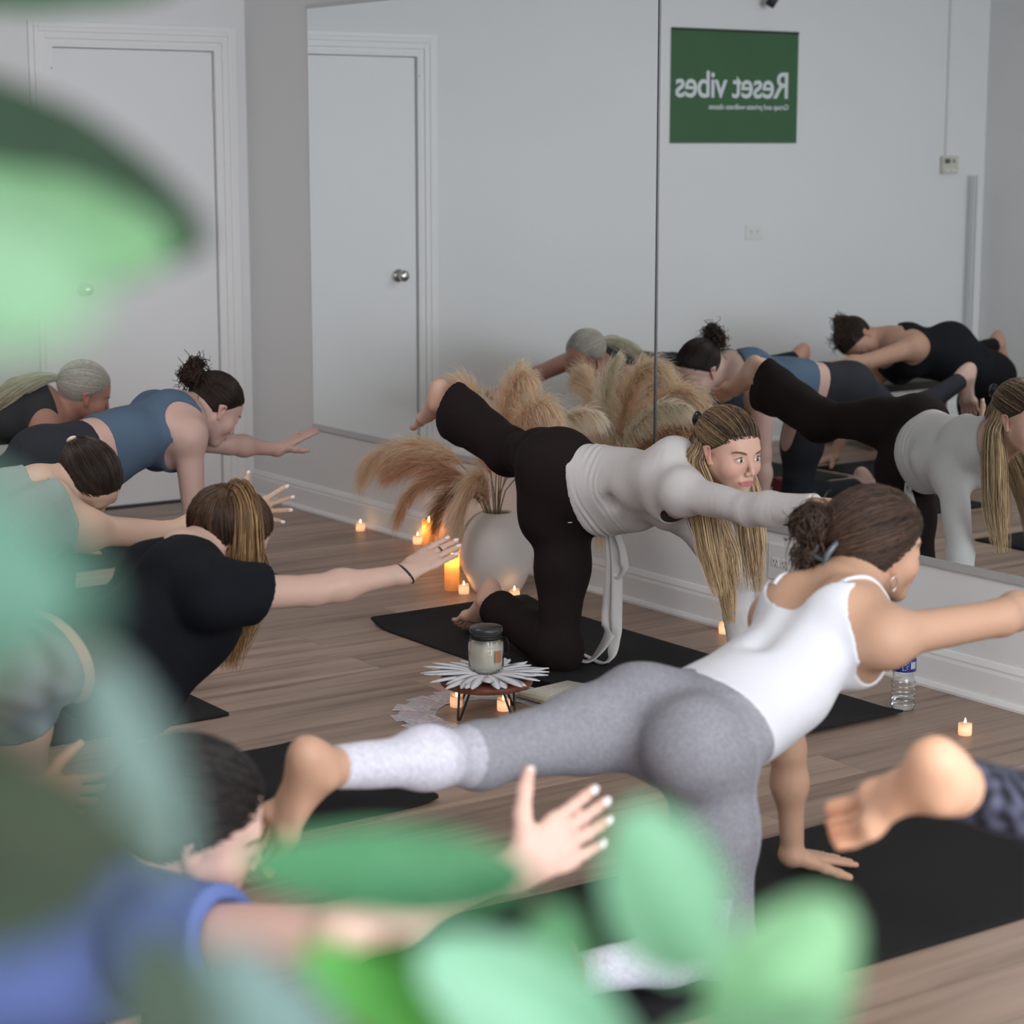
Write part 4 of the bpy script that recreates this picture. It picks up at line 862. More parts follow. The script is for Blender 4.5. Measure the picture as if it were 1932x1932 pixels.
def foot_prims(J, k, s, soh=None, bend=0.2):
    an, kn, to = J['an' + k], J['kn' + k], J['to' + k]
    d = nrm(an - kn); t = nrm(to - an)
    so = np.array(soh, float) if soh is not None else d
    so = nrm(so - t * (so @ t))
    b = math.radians(17); f = nrm(t * math.cos(b) - so * math.sin(b)); so = nrm(so - f * (so @ f))
    m = np.cross(f, so) * (1 if k == 'R' else -1)
    A = lambda x, y, z: an + (f * x + m * y + so * z) * s
    p = [ball(A(-.040, 0, .034), .031 * s, .03 * s), ball(A(-.012, 0, .008), .036 * s, .03 * s),
         ecap(A(-.01, .002, .026), A(.105, .004, .047), m, .027 * s, .028 * s, .041 * s, .0145 * s, .03 * s),
         cone(A(.012, .006, .0), A(.095, .012, .030), .027 * s, .014 * s, .03 * s),
         ball(A(.118, .026, .050), .019 * s, .02 * s), ball(A(.100, -.030, .052), .015 * s, .02 * s),
         ball(A(0, .030, -.002), .014 * s, .02 * s), ball(A(-.006, -.030, .006), .013 * s, .02 * s)]
    ty = [.030, .0075, -.0105, -.0275, -.043]; tl = [.052, .046, .041, .037, .032]; tr = [.0130, .0084, .0080, .0076, .0076]
    tx = [.130, .136, .130, .122, .112]; nails = []
    for i in range(5):
        a = A(tx[i] - .012, ty[i], .050); b_ = A(tx[i] + tl[i] * .5, ty[i] * 1.04, .050 + bend * .02); c_ = A(tx[i] + tl[i], ty[i] * 1.05, .052 + bend * .05)
        p += [cone(a, b_, tr[i] * s, tr[i] * .86 * s, .005 * s), cone(b_, c_, tr[i] * .90 * s, tr[i] * 1.0 * s, .002 * s)]
    return p, A(.05, 0, .03)

def body_prims(J, s, g, fem):
    r = nrm(J['hipR'] - J['hipL']); rs = nrm(J['shR'] - J['shL']); sp = nrm(J['che'] - J['pel'])
    Dp = nrm(np.cross(r, sp)); Dc = nrm(np.cross(rs, J['che'] - J['mid']))
    pel, mid, che, nek = J['pel'], J['mid'], J['che'], J['nek']
    T = [ecap(pel - sp * .05 * s, mid, r, .150 * g * s, .102 * g * s, .122 * g * s, .086 * g * s, .05),
         ecap(mid, che, rs, .122 * g * s, .086 * g * s, .140 * g * s, .098 * g * s, .05),
         ecap(che - sp * .02, nek + Dc * -.005, rs, .140 * g * s, .088 * g * s, .055 * s, .046 * s, .05),
         ball(mid * .55 + pel * .45 - Dp * .030 * s, .092 * g * s, .05)]
    for k in 'LR':
        q = 1 if k == 'R' else -1
        T.append(cone(J['sh' + k] - sp * .01, che + rs * q * .05 - Dc * .0, .052 * g * s, .070 * g * s, .045))
        if fem: T.append(ball(che - Dc * .070 * g * s + rs * q * .066 * s - sp * .045 * s, .060 * g * s, .03))
    G = [ball(J['hip' + k] + Dp * .030 * s - sp * .040 * s, .094 * g * s, .04) for k in 'LR']
    T2 = T + G
    up = np.array([0, 0, 1.])
    T2 += [ball(che + Dc * .058 * g * s + rs * q * .080 * s - sp * .02 * s, .036 * g * s, .06) for q in (-1, 1)]
    T2.append(cone(mid + Dp * .110 * g * s, che + Dc * .120 * g * s, .012 * s, .012 * s, .060, -1))
    L, A = {}, {}
    for k in 'LR':
        kn, an, hp = J['kn' + k], J['an' + k], J['hip' + k]
        L[k] = ([cone(hp, kn, .082 * g * s, .053 * s * (g * .5 + .5), .04), ball(hp * .60 + kn * .40 , .072 * g * s, .05)],
                [cone(kn, an, .050 * s, .033 * s, .03), ball(kn * .66 + an * .34 + up * .008 * s, .0445 * s, .05), ball(kn, .0495 * s, .03)])
        sh, el, wr = J['sh' + k], J['el' + k], J['wr' + k]
        A[k] = ([ball(sh, .050 * g * s, .055), cone(sh, el, .046 * g * s, .037 * s, .03)],
                [cone(el, wr, .035 * s, .024 * s, .02), ball(el * .70 + wr * .30, .0350 * s, .04)])
    N = [cone(nek, J['hed'] + (nek - J['hed']) * .3, .052 * s, .050 * s, .03)]
    return dict(T=T2, L=L, A=A, N=N, r=r, rs=rs, sp=sp, Dp=Dp, Dc=Dc)

def bounds(pr, pad=.03):
    lo, hi = [], []
    for q in pr:
        if q[-1] < 0: continue
        t = q[0]
        if t == 's': c = [q[1]]; R_ = q[2]
        elif t == 'c': c = [q[1], q[2]]; R_ = max(q[3], q[4])
        elif t == 'e': c = [q[1], q[1] + q[2] * q[5]]; R_ = max(q[6:10])
        else: c = [q[1]]; R_ = max(q[3])
        for x in c: lo.append(x - R_); hi.append(x + R_)
    return np.min(lo, 0) - pad, np.max(hi, 0) + pad
def wr_noise(P, fr, seed=0.):
    x, y, z = P[:, 0], P[:, 1], P[:, 2]
    a = np.sin(fr * (x * 1.0 + .55 * y + .4 * z) + seed + 1.7 * np.sin(fr * .37 * (y - z) + seed)) 
    b = np.sin(fr * 1.7 * (.35 * x - .8 * y + .6 * z) + 2.1 * seed + 1.3 * np.sin(fr * .5 * x + 1.))
    return .65 * a + .35 * b
def garment(name, parent, prims, off, m, clips=(), subs=(), h=.006, wr=(0, 30), tint=None, seed=0., round_=.004):
    lo, hi = bounds(prims, off + .03)
    def fn(P):
        d = ev(P, prims) - off
        if wr[0]: d = d + wr[0] * wr_noise(P, wr[1], seed)
        for c in clips: d = smax(d, c(P), round_)
        for q in subs: d = smax(d, -pev(P, q), round_)
        return d
    V_, F_ = surf(fn, lo, hi, h)
    return np_mesh(name, V_, F_, m, parent, True, None if tint is None else tint(V_))
def cuff(p, d, R_):
    """removes everything past the plane at p (direction d) within R_ of p"""
    p = np.asarray(p, np.float32); d = nrm(d).astype(np.float32)
    return lambda P: np.minimum((P - p) @ d, R_ - np.sqrt(((P - p) ** 2).sum(1)))
def on_surface(prims, p, d, L=.25):
    """march from outside (p + d*L) inwards to the surface of the body"""
    p = np.asarray(p, float); d = nrm(d); t = L
    for _ in range(60):
        v = float(ev((p + d * t)[None].astype(np.float32), prims)[0])
        if v < .0008 or t < 0: break
        t -= v * .8
    return p + d * t
def halfspace(p, n):
    p = np.asarray(p, np.float32); n = nrm(n).astype(np.float32)
    return lambda P: (P - p) @ n

SKIN = attr_mat('skin', rough=.48, sss=.12, bump=.05, bscale=260, spec=.35)
HAIR = attr_mat('hair', rough=.45, spec=.32)
CLOTH = attr_mat('dyed_knit', rough=.85, bump=.25, bscale=420, spec=.15)

HZ = [-.12, -.085, -.05, -.02, .01, .035, .06, .085, .13]
def cap_field(H, hy, puff=1.0):
    def fn(P):
        Q = H.loc(P)
        q = (Q - np.array([0, -.020, .033])) / (np.array([.0805, .1010, .0905]) * puff)
        k = np.sqrt((q * q).sum(1)); d = (k - 1) * .085
        fr = Q[:, 1] - np.interp(Q[:, 2], HZ, hy) + .35 * np.maximum(np.abs(Q[:, 0]) - .05, 0)
        d = smax(d, fr * .8, .008)
        return (d * H.s).astype(np.float32)
    return fn
HY_UP = [-.075, -.050, -.026, -.014, .014, .040, .062, .074, .095]
def scalp_paths(H, T, n, hy=HY_UP, puff=1.0, lift=.012, M=8, edge=.5, rng=RNG, wob=.02):
    ce = np.array([0, -.020, .033]); ra = np.array([.0815, .1020, .0915]) * puff
    e = nrm((np.array(T) - ce) / ra); out = []
    D = rng.normal(size=(n * 14, 3)); D /= np.linalg.norm(D, axis=1, keepdims=True)
    Q = ce + D * ra; fr = Q[:, 1] - np.interp(Q[:, 2], HZ, hy) + .35 * np.maximum(np.abs(Q[:, 0]) - .05, 0)
    ok = (fr < -.002) & (fr > -.022); ok2 = (fr < -.002) & (rng.random(len(fr)) < .12)
    D = D[(ok & (rng.random(len(fr)) < edge)) | ok2][:n]
    w = np.arccos(np.clip(D @ e, -1, 1)); t = np.linspace(0, 1, M)
    s0 = np.sin((1 - t)[None] * w[:, None]) / np.sin(w + 1e-4)[:, None]; s1 = np.sin(t[None] * w[:, None]) / np.sin(w + 1e-4)[:, None]
    X = s0[..., None] * D[:, None] + s1[..., None] * e
    X = X + wob * rng.normal(size=(len(D), 1, 3)) * np.sin(t * PI)[None, :, None]
    X /= np.linalg.norm(X, axis=2, keepdims=True)
    lf = 1 + lift * rng.random((len(D), 1)) + .03 * np.sin(t * PI)[None] * rng.random((len(D), 1))
    P = ce + X * ra * lf[..., None]
    return H.glob(P.reshape(-1, 3)).reshape(P.shape)
def hair_mesh(name, parent, paths, r, colA, colB, mixt=None, rng=RNG, jit=.25):
    """strands; colours run from colA at the root to colB at the tip"""
    N, M, _ = paths.shape; t = np.linspace(0, 1, M)
    rad = r * (1 - .75 * t ** 3)[None] * np.ones((N, 1))
    V_, F_ = tubes(paths, rad, 3)
    k = rng.random((N, 1)) if mixt is None else mixt
    mx = np.clip(t[None] * 1.0 + (k - .5) * 1.0, 0, 1)[..., None]
    col = (np.array(colA) * (1 - mx) + np.array(colB) * mx) * (1 + jit * rng.normal(size=(N, 1, 1)))
    col = np.repeat(np.clip(col, 0, 1).reshape(-1, 3), 3, 0)
    return np_mesh(name, V_, F_, HAIR, parent, True, col)
def lock(guide, n, R0, R1, M=18, wave=.006, rng=RNG, flat=1.0, lenj=.25):
    g = spline(np.array(guide, float), 8); g = g[np.linspace(0, len(g) - 1, M).round().astype(int)]
    T = np.gradient(g, axis=0); T /= np.linalg.norm(T, axis=1, keepdims=True)
    ref = np.array([0.13, .99, .05]); A = np.cross(T, ref); A /= np.linalg.norm(A, axis=1, keepdims=True); B = np.cross(T, A)
    th = rng.random(n) * 2 * PI; rr = np.sqrt(rng.random(n)); t = np.linspace(0, 1, M)
    R_ = np.interp(t, np.linspace(0, 1, len(R0)) if hasattr(R0, '__len__') else [0, 1], R0 if hasattr(R0, '__len__') else [R0, R1])
    ph = rng.random((n, 1)) * 6; fr = 4 + 6 * rng.random((n, 1))
    ox = (rr * np.cos(th))[:, None] * R_[None] + wave * np.sin(fr * t[None] + ph) * t[None]
    oy = (rr * np.sin(th))[:, None] * R_[None] * flat + wave * np.cos(fr * t[None] + ph) * t[None]
    P = g[None] + ox[..., None] * A[None] + oy[..., None] * B[None]
    L = 1 - lenj * rng.random(n) ** 2
    ti = np.clip(L[:, None] * t[None] * (M - 1), 0, M - 1.001); i0 = ti.astype(int); fr_ = (ti - i0)[..., None]
    ar = np.arange(n)[:, None]
    return P[ar, i0] * (1 - fr_) + P[ar, i0 + 1] * fr_

def person(key, label, arm, leg, skin, s=1.0, g=1.0, fem=True, raise_hand=None, down_hand=None, feet=None, hres=.0032, nailcol=None, headres=.003, lips=(.45, .16, .15), eyes=False, sole=(.62, .30, .20)):
    Jw = {k: np.array(v) for k, v in JO[key].items()}
    d = Jw['che'] - Jw['pel']; rz = math.atan2(d[1], d[0]); base = np.array([Jw['pel'][0], Jw['pel'][1], 0])
    Rm = np.array([[math.cos(-rz), -math.sin(-rz), 0], [math.sin(-rz), math.cos(-rz), 0], [0, 0, 1]])
    J = {k: Rm @ (v - base) for k, v in Jw.items()}
    root = thing('person', label, 'person', base, rz)
    B = body_prims(J, s, g, fem); H = Head(J, s)
    hp = head_prims(H, J['nek'])
    rh = dict(pn=(0, 0, -1), thumb=1, spread=.1, curl=.12, topen=.7); rh.update(raise_hand or {})
    dh = dict(pn=(0, 0, -1), thumb=1, spread=.16, curl=.02, topen=.85); dh.update(down_hand or {})
    other = {'L': 'R', 'R': 'L'}
    details = []; prims = list(B['T']) + B['N']; tips = []
    for k in 'LR':
        prims += B['L'][k][0] + B['L'][k][1] + B['A'][k][0] + B['A'][k][1]
    hands = {}
    for k in 'LR':
        q = rh if k == arm else dh
        if 'pnw' in q: pn = Rm @ np.array(q['pnw'], float)
        else: pn = np.array(q['pn'], float)
        # thumb side: right hand, palm down, fingers forward -> thumb to the left
        dd = nrm(J['ha' + k] - J['wr' + k]); sg = 1 if k == 'R' else -1
        p, nails, c = hand_prims(J, k, pn, sg * q['thumb'], s, q['spread'], q['curl'], q['topen'], q.get('curls'))
        prims += p; details.append((c, .125 * s, hres)); hands[k] = nails
        tips += [n[0] for n in nails]
    fo = feet or {}
    for k in 'LR':
        so_ = fo.get(k)
        if so_ is None and k + 'w' in fo: so_ = Rm @ np.array(fo[k + 'w'], float)
        p, c = foot_prims(J, k, s, so_, .45)
        prims += p; details.append((c, .168 * s, .0040)); tips += [q[2] for q in p[-9::2]] + [p[0][1]]
    prims = prims + hp
    details.append((H.w(0, 0, -.005), .150 * s, headres))
    lo, hi = bounds(prims, .02)
    fn = lambda P: ev(P, prims)
    VV, FF, n0 = [], [], 0
    V_, F_ = surf(fn, lo, hi, .0075)
    keep = np.ones(len(V_), bool)
    for c, R_, h in details: keep &= np.linalg.norm(V_ - c, axis=1) > R_ - .012
    V_, F_ = keep_faces(V_, F_, keep); VV.append(V_); FF.append(F_); n0 = len(V_)
    for c, R_, h in details:
        near = [q for q in prims if q[-1] < 0 or near_prim(q, c, R_ + .05)]
        V_, F_ = surf(lambda P: ev(P, near), c - R_ - .01, c + R_ + .01, h)
        if not len(F_): continue
        V_, F_ = keep_faces(V_, F_, np.linalg.norm(V_ - c, axis=1) < R_ + .002)
        VV.append(V_); FF.append(F_ + n0); n0 += len(V_)
    V_ = np.concatenate(VV); F_ = np.concatenate(FF)
    # skin tone: lips, cheeks, finger tips and heels are redder
    col = np.tile(np.array(skin, float), (len(V_), 1))
    Q = H.loc(V_)
    def blend(w_, c_):
        nonlocal col
        w_ = np.clip(w_, 0, 1)[:, None]; col = col * (1 - w_) + np.array(c_) * w_
    red = np.array(sole)
    for t_ in tips: blend(.45 * np.exp(-((V_ - t_) ** 2).sum(1) / .018 ** 2), red)
    for q in (-1, 1):
        blend(.38 * np.exp(-(((Q - np.array([q * .046, .062, -.030])) / np.array([.024, .03, .022])) ** 2).sum(1)), np.array(skin) * np.array([1.0, .68, .66]))
        blend(.45 * np.exp(-(((Q - np.array([q * .082, -.010, -.005])) / np.array([.014, .03, .03])) ** 2).sum(1)), np.array(skin) * np.array([1.0, .62, .58]))
    blend(.35 * np.exp(-(((Q - np.array([0, .108, -.038])) / .014) ** 2).sum(1)), np.array(skin) * np.array([1.0, .68, .66]))
    zc = -.0675 + .0; e = ((Q[:, 0] / .0290) ** 2 + ((Q[:, 2] - zc) / .0088) ** 2)
    blend(np.where(Q[:, 1] > .078, np.clip((1.08 - e) * 6, 0, 1), 0) * .9, lips)
    np_mesh('body', V_, F_, SKIN, root, True, col)
    if nailcol:
        for k in 'LR':
            for (tp, dd, nn, fd) in hands[k]:
                sd = np.cross(dd, nn); a = np.linspace(0, 2 * PI, 12, endpoint=False)
                Vn = [tp + nn * .0076 * s - dd * .002]
                for rr, hh in ((.6, .0074), (1., .0058)):
                    for x in a: Vn.append(tp - dd * .001 + (dd * math.cos(x) * .0085 + sd * math.sin(x) * .0058) * rr * s + nn * hh * s)
                Vn = np.array(Vn); Fq = [(1 + i, 1 + (i + 1) % 12, 13 + (i + 1) % 12, 13 + i) for i in range(12)] + [(0, 1 + (2 * i + 2) % 12, 1 + 2 * i + 1, 1 + 2 * i) for i in range(6)]
                tag(np_mesh('fingernail', Vn, Fq, mat('nail_polish', nailcol, .25), root), 'pale painted fingernail')
    if eyes:
        face_details(root, H)
    else:
        simple_face(root, H)
    return root, J, B, H, Rm, base

def near_prim(q, c, R_):
    t = q[0]
    if t == 's': return np.linalg.norm(q[1] - c) < R_ + q[2]
    if t == 'o': return np.linalg.norm(q[1] - c) < R_ + max(q[3])
    if t == 'c':
        a, b, r = q[1], q[2], max(q[3], q[4])
    else: a, b, r = q[1], q[1] + q[2] * q[5], max(q[6:10])
    h = np.clip((c - a) @ (b - a) / ((b - a) @ (b - a) + 1e-9), 0, 1)
    return np.linalg.norm(c - a - (b - a) * h) < R_ + r

def ell_mesh(name, parent, c, x, y, z, rx, ry, rz_, m, nu=20, nv=12, tint=None):
    u_ = np.linspace(0, 2 * PI, nu, endpoint=False); v_ = np.linspace(-PI / 2, PI / 2, nv)
    V_ = np.array([c + np.array(x) * rx * math.cos(b) * math.cos(a) + np.array(y) * ry * math.cos(b) * math.sin(a) + np.array(z) * rz_ * math.sin(b) for b in v_ for a in u_])
    F_ = [(i * nu + j, i * nu + (j + 1) % nu, (i + 1) * nu + (j + 1) % nu, (i + 1) * nu + j) for i in range(nv - 1) for j in range(nu)]
    return np_mesh(name, V_, F_, m, parent, True, tint)
EYEW = mat('eye_white', (.72, .70, .68), .15)
BROW = mat('brow_hair', (.16, .095, .06), .8)
def face_details(root, H, iris=(.045, .06, .065), brow=BROW):
    s = H.s
    for q in (-1, 1):
        c = H.w(q * .031, .0725, -.0015)
        e = ell_mesh('eye', root, c, H.r, H.f, H.u, .0155 * s, .0114 * s, .0070 * s, EYEW)
        g = H.w(q * .031 + .0010, .0815, -.001)
        ell_mesh('iris', e, g, H.r, H.f, H.u, .0058 * s, .0026 * s, .0056 * s, mat('iris_grey', iris, .1))
        ell_mesh('pupil', e, H.w(q * .031 + .0010, .0833, -.001), H.r, H.f, H.u, .0026 * s, .0013 * s, .0026 * s, mat('pupil_black', (.004, .004, .004), .05))
        pts = [H.w(q * (.031 + x), .0800 - abs(x) * .35 - .0, z) for x, z in ((-.0150, -.002), (-.008, .0045), (0, .0074), (.009, .0056), (.0170, .0010))]
        tube('eyelashes', pts, [.0008, .0016, .0019, .0020, .0009], mat('lash', (.03, .018, .014), .7), root, 6)
        pts = [H.w(q * (.031 + x), y, z) for x, y, z in ((-.017, .0825, .0155), (-.006, .0835, .0195), (.006, .080, .0225), (.017, .070, .0215), (.024, .061, .0165))]
        tube('eyebrow', pts, [.0018, .0036, .0035, .0027, .0009], brow, root, 6)
def simple_face(root, H):
    s = H.s
    for q in (-1, 1):
        pts = [H.w(q * (.031 + x), .0805 - abs(x) * .3, z) for x, z in ((-.0125, -.002), (-.005, -.0055), (.005, -.0055), (.0135, -.001))]
        tube('eyelashes', pts, [.0005, .0014, .0015, .0006], mat('lash', (.03, .018, .014), .7), root, 6)
        pts = [H.w(q * (.031 + x), y, z) for x, y, z in ((-.017, .0825, .0155), (-.006, .0835, .0195), (.006, .080, .0225), (.017, .070, .0215), (.024, .061, .0165))]
        tube('eyebrow', pts, [.0012, .0026, .0028, .0022, .0006], BROW, root, 6)
def cap(root, H, hy, col, name='hair', puff=1.0, var=.0):
    fn = cap_field(H, hy, puff); c = H.w(0, -.02, .03); R_ = .135 * H.s
    V_, F_ = surf(fn, c - R_, c + R_, .0045)
    return np_mesh(name, V_, F_, HAIR, root, True, np.array(col))

# ------------------------------------------------------------------ the class
def off_plane(p, n, dist=0.):
    n = nrm(n); return halfspace(np.asarray(p) + n * dist, n)
def ribbon(name, root, pts, w, th, m, nrm_dir, sub=8, wf=None):
    g = spline(np.array(pts, float), sub); M = len(g); T = np.gradient(g, axis=0); T /= np.linalg.norm(T, axis=1, keepdims=True)
    n0 = np.array(nrm_dir, float); S = np.cross(T, n0); S /= np.linalg.norm(S, axis=1, keepdims=True); N_ = np.cross(S, T); V_, F_ = [], []
    for i in range(M):
        q = i / (M - 1); ww = w * (wf(q) if wf else 1); tw = .5 * math.sin(q * 5)
        for x, y in ((-1, -.4), (-.5, -1), (.5, -1), (1, -.4), (1, .4), (.5, 1), (-.5, 1), (-1, .4)):
            a = x * ww; b = y * th + .15 * ww * math.cos(x * 2.5 + q * 6)
            V_.append(g[i] + S[i] * (a * math.cos(tw) - b * math.sin(tw)) + N_[i] * (a * math.sin(tw) + b * math.cos(tw)))
    for i in range(M - 1):
        for j in range(8): F_.append((i * 8 + j, i * 8 + (j + 1) % 8, i * 8 + 8 + (j + 1) % 8, i * 8 + 8 + j))
    F_ += [(0, 3, 2, 1), (0, 7, 4, 3), (7, 6, 5, 4)]; k = (M - 1) * 8; F_ += [(k, k + 1, k + 2, k + 3), (k, k + 3, k + 4, k + 7), (k + 4, k + 5, k + 6, k + 7)]
    return np_mesh(name, V_, F_, m, root)
def tank(root, J, B, col, s=1., g=1., hem=.13, neck=(.085, .09), hole=.085, dn=.05, off=.005, wr=(.0018, 34), low=0., name='tank_top', vneck=.0, seed=0., holey=.012, h=.0048):
    """sleeveless top: torso shell with arm holes and a scooped neck"""
    sp = nrm(J['che'] - J['pel']); rs = B['rs']; Dc = B['Dc']
    pr = B['T'] + B['N'] + B['A']['L'][0] + B['A']['R'][0]
    subs = []
    for k, q in (('R', 1), ('L', -1)):
        c = J['sh' + k] + rs * q * holey + sp * .012; d = nrm(J['el' + k] - J['sh' + k])
        subs.append(ell(c, sp, rs, Dc, hole * .82 * s, hole * .80 * s, hole * 1.25 * s))
        subs.append(cone(J['sh' + k] + d * .05 + rs * q * .01, J['sh' + k] + d * .32 + rs * q * .02, hole * .78 * s, .11 * s))
    subs.append(ell(J['nek'] + sp * .015 + Dc * dn * .5, sp, rs, Dc, neck[1], neck[0], .10))
    subs.append(ell(J['nek'] + sp * .015 - Dc * .05, sp, rs, Dc, neck[1] * .9, neck[0], .09))
    clips = [off_plane(J['pel'], -sp, -hem), off_plane(J['nek'], sp, -.01)]
    for k, q in ((('R', 1), ('L', -1)) if g < 1.1 else ()): clips.append(cuff(J['sh' + k] + rs * q * (.150 * g * s + .010 - .1625 * s), rs * q, .105))
    base = np.array(col)
    return garment(name, root, pr, off, CLOTH, clips, subs, wr=wr, seed=seed, h=h, round_=.003, tint=lambda V_: np.tile(base, (len(V_), 1)))
def leggings(root, J, B, colf, waist=.10, off=.004, ankle=.03, wr=(.0009, 45), extra=None, name='leggings', seed=0., kneecut=None, h=.006):
    sp = nrm(J['che'] - J['pel']); pr = list(B['T'])
    clips = [off_plane(J['pel'], sp, waist)]
    for k in 'LR':
        th, ca = B['L'][k]; pr = pr + th + ca
        d = nrm(J['an' + k] - J['kn' + k])
        if kneecut is None: clips.append(cuff(J['an' + k] - d * ankle, d, .16))
        else:
            dk = nrm(J['kn' + k] - J['hip' + k]); clips.append(cuff(J['hip' + k] + dk * kneecut, dk, .13)); clips.append(cuff(J['hip' + k] + dk * (kneecut + .10), dk, .5 if False else .16)); clips.append(cuff(J['kn' + k] - dk * .09, dk, .20)); clips.append(lambda P, a=J['kn' + k], b=J['an' + k]: .10 - np.sqrt((((P - a) - np.clip(((P - a) @ (b - a)) / ((b - a) @ (b - a)), 0, 1)[:, None] * (b - a)) ** 2).sum(1)))
    if extra: pr = pr + extra
    return garment(name, root, pr, off, CLOTH, clips, (), wr=wr, seed=seed, h=h, tint=(lambda V_: colf(V_)) if callable(colf) else (lambda V_: np.tile(np.array(colf), (len(V_), 1))))
FWD = nrm([0.819, 0.574, 0]); LEFT = np.array([-FWD[1], FWD[0], 0])

# ---- instructor
def instructor():
    root, J, B, H, Rm, base = person('instructor', 'person in white long-sleeve top and dark brown flared trousers, facing the camera beside the mirror', 'R', 'L',
        (.67, .41, .315), raise_hand=dict(pn=(0, -.2, -1)), headres=.0021, eyes=True, lips=(.50, .16, .17), feet={})
    s = 1.
    # trousers
    ex = []
    sp = B['sp']
    for k in 'LR':
        kn, an = J['kn' + k], J['an' + k]; d = nrm(an - kn)
        fl = .088 if k == 'L' else .060
        ex += [cone(kn, kn * .35 + an * .65, .066, fl * .86, .03), (ecap(kn * .35 + an * .65, an - d * .005, np.cross(d, [0, 0, 1.]), fl * .66, fl * .95, fl * .62, fl * 1.22, .03) if k == 'L' else ecap(kn * .35 + an * .65, an - d * .005, B['r'], fl * .78, fl * .92, fl * .9, fl * 1.04, .03)), ball(kn, .066, .03)]
    pr = list(B['T']); clips = [off_plane(J['pel'], sp, .098)]
    subs = []
    for k in 'LR':
        kn, an = J['kn' + k], J['an' + k]; d = nrm(an - kn)
        pr += B['L'][k][0] + B['L'][k][1]
        cut = an - d * (.062 if k == 'L' else .035)
        clips.append(cuff(cut, d, .17))
        subs.append(cone(cut - d * .07, cut + d * .05, .040, (.080 if k == 'L' else .046), .004))
    pr += ex
    c = np.array((.0165, .0105, .0105))
    def colf(V_): return np.tile(c, (len(V_), 1))
    garment('trousers', root, pr, .006, CLOTH, clips, subs, wr=(.0026, 26), tint=colf, seed=2.)
    # long-sleeve top
    W0 = np.array((.66, .63, .62)); sl = []
    for k in 'LR':
        a1, a2 = B['A'][k]; sl += a1 + a2 + [cone(J['el' + k], J['wr' + k] + nrm(J['wr' + k] - J['el' + k]) * .02, .034, .027, .02)]
    rs, Dc = B['rs'], B['Dc']
    subs = [ell(J['nek'] + sp * .035 + Dc * .0, sp, rs, Dc, .060, .072, .16), ell(J['che'] - Dc * .13 + sp * .075, sp, rs, Dc, .085, .070, .10)]
    for k in 'LR':
        pass
    clips = [off_plane(J['pel'], -sp, -.078)] + [cuff(J['wr' + k] + nrm(J['wr' + k] - J['el' + k]) * .006, J['wr' + k] - J['el' + k], .12) for k in 'LR']
    sr, sq = sp.astype(np.float32), J['pel'].astype(np.float32)
    def ruche(P):
        t = (P - sq) @ sr; return np.full(len(P), -9., np.float32)
    lo, hi = bounds(B['T'] + sl, .04)
    allp = B['T'] + B['N'] + sl
    dv = Dc.astype(np.float32)
    def fn(P):
        t = (P - sq) @ sr
        d = ev(P, allp) - .0055 - .004 * np.exp(-((t - .09) / .05) ** 2)
        amp = (.0036 * np.exp(-((t - .12) / .055) ** 2) + .0003) * np.clip((t - .086) / .03, 0, 1)
        d = d + amp * (.45 + .55 * np.sin(t * 61 + P[:, 2] * 17 + P[:, 1] * 9)) * np.sin(t * 300 + 3.0 * np.sin(P[:, 2] * 22 + 1) + 1.5 * np.sin(P[:, 1] * 30)) + .0016 * wr_noise(P, 38, 1.)
        for c_ in clips: d = smax(d, c_(P), .003)
        for q in subs: d = smax(d, -pev(P, q), .004)
        return d
    V_, F_ = surf(fn, lo, hi, .0045)
    np_mesh('long_sleeve_top', V_, F_, CLOTH, root, True, np.tile(W0, (len(V_), 1)))
    # dark bra band inside the neckline
    garment('bra_top', root, B['T'], .0015, mat('dark_bra', (.03, .022, .022), .8), [off_plane(J['che'], -sp, .06), off_plane(J['che'], sp, .028)], h=.007)
    # sash knot and hanging ends, at the near hip
    bl = J['pel'] + sp * .115 - B['Dp'] * .055 + B['r'] * .105
    k0 = bl + B['r'] * .042 - B['Dp'] * .022
    kz = k0[2]
    SASH = mat('white_jersey', (.66, .64, .62), .85, bump=.2, bscale=60)
    vg = B['r'] * .012 + sp * .01
    ribbon('sash', root, [bl + B['Dp'] * .10 + sp * .01, bl + B['r'] * .018 + B['Dp'] * .03, k0 + B['r'] * .004], .019, .004, SASH, -B['r'])
    ell_mesh('sash_knot', root, k0 + vg * .5, sp, B['r'], np.array([0, 0, 1.]), .022, .018, .027, SASH, 14, 10)
    ribbon('sash_loop', root, [k0 + vg, k0 + vg * 1.8 + np.array([.026, 0, -.05]), k0 + vg * 2.2 + np.array([.032, 0, -.105]), k0 + vg * 2.4 + np.array([.008, 0, -.135]), k0 + vg * 2.4 + np.array([-.008, 0, -.075]), k0 + vg * 1.5], .014, .004, SASH, B['r'])
    ribbon('sash_end', root, [k0, k0 + vg + np.array([.004, 0, -.12]), k0 + vg + np.array([-.006, -.004, -.26]), (k0 + vg + np.array([-.012, -.005, 0])) * [1, 1, 0] + [0, 0, .10], (k0 + vg + np.array([-.055, -.03, 0])) * [1, 1, 0] + [0, 0, .02], (k0 + vg + np.array([-.10, -.05, 0])) * [1, 1, 0] + [0, 0, .013]], .026, .003, SASH, B['r'])
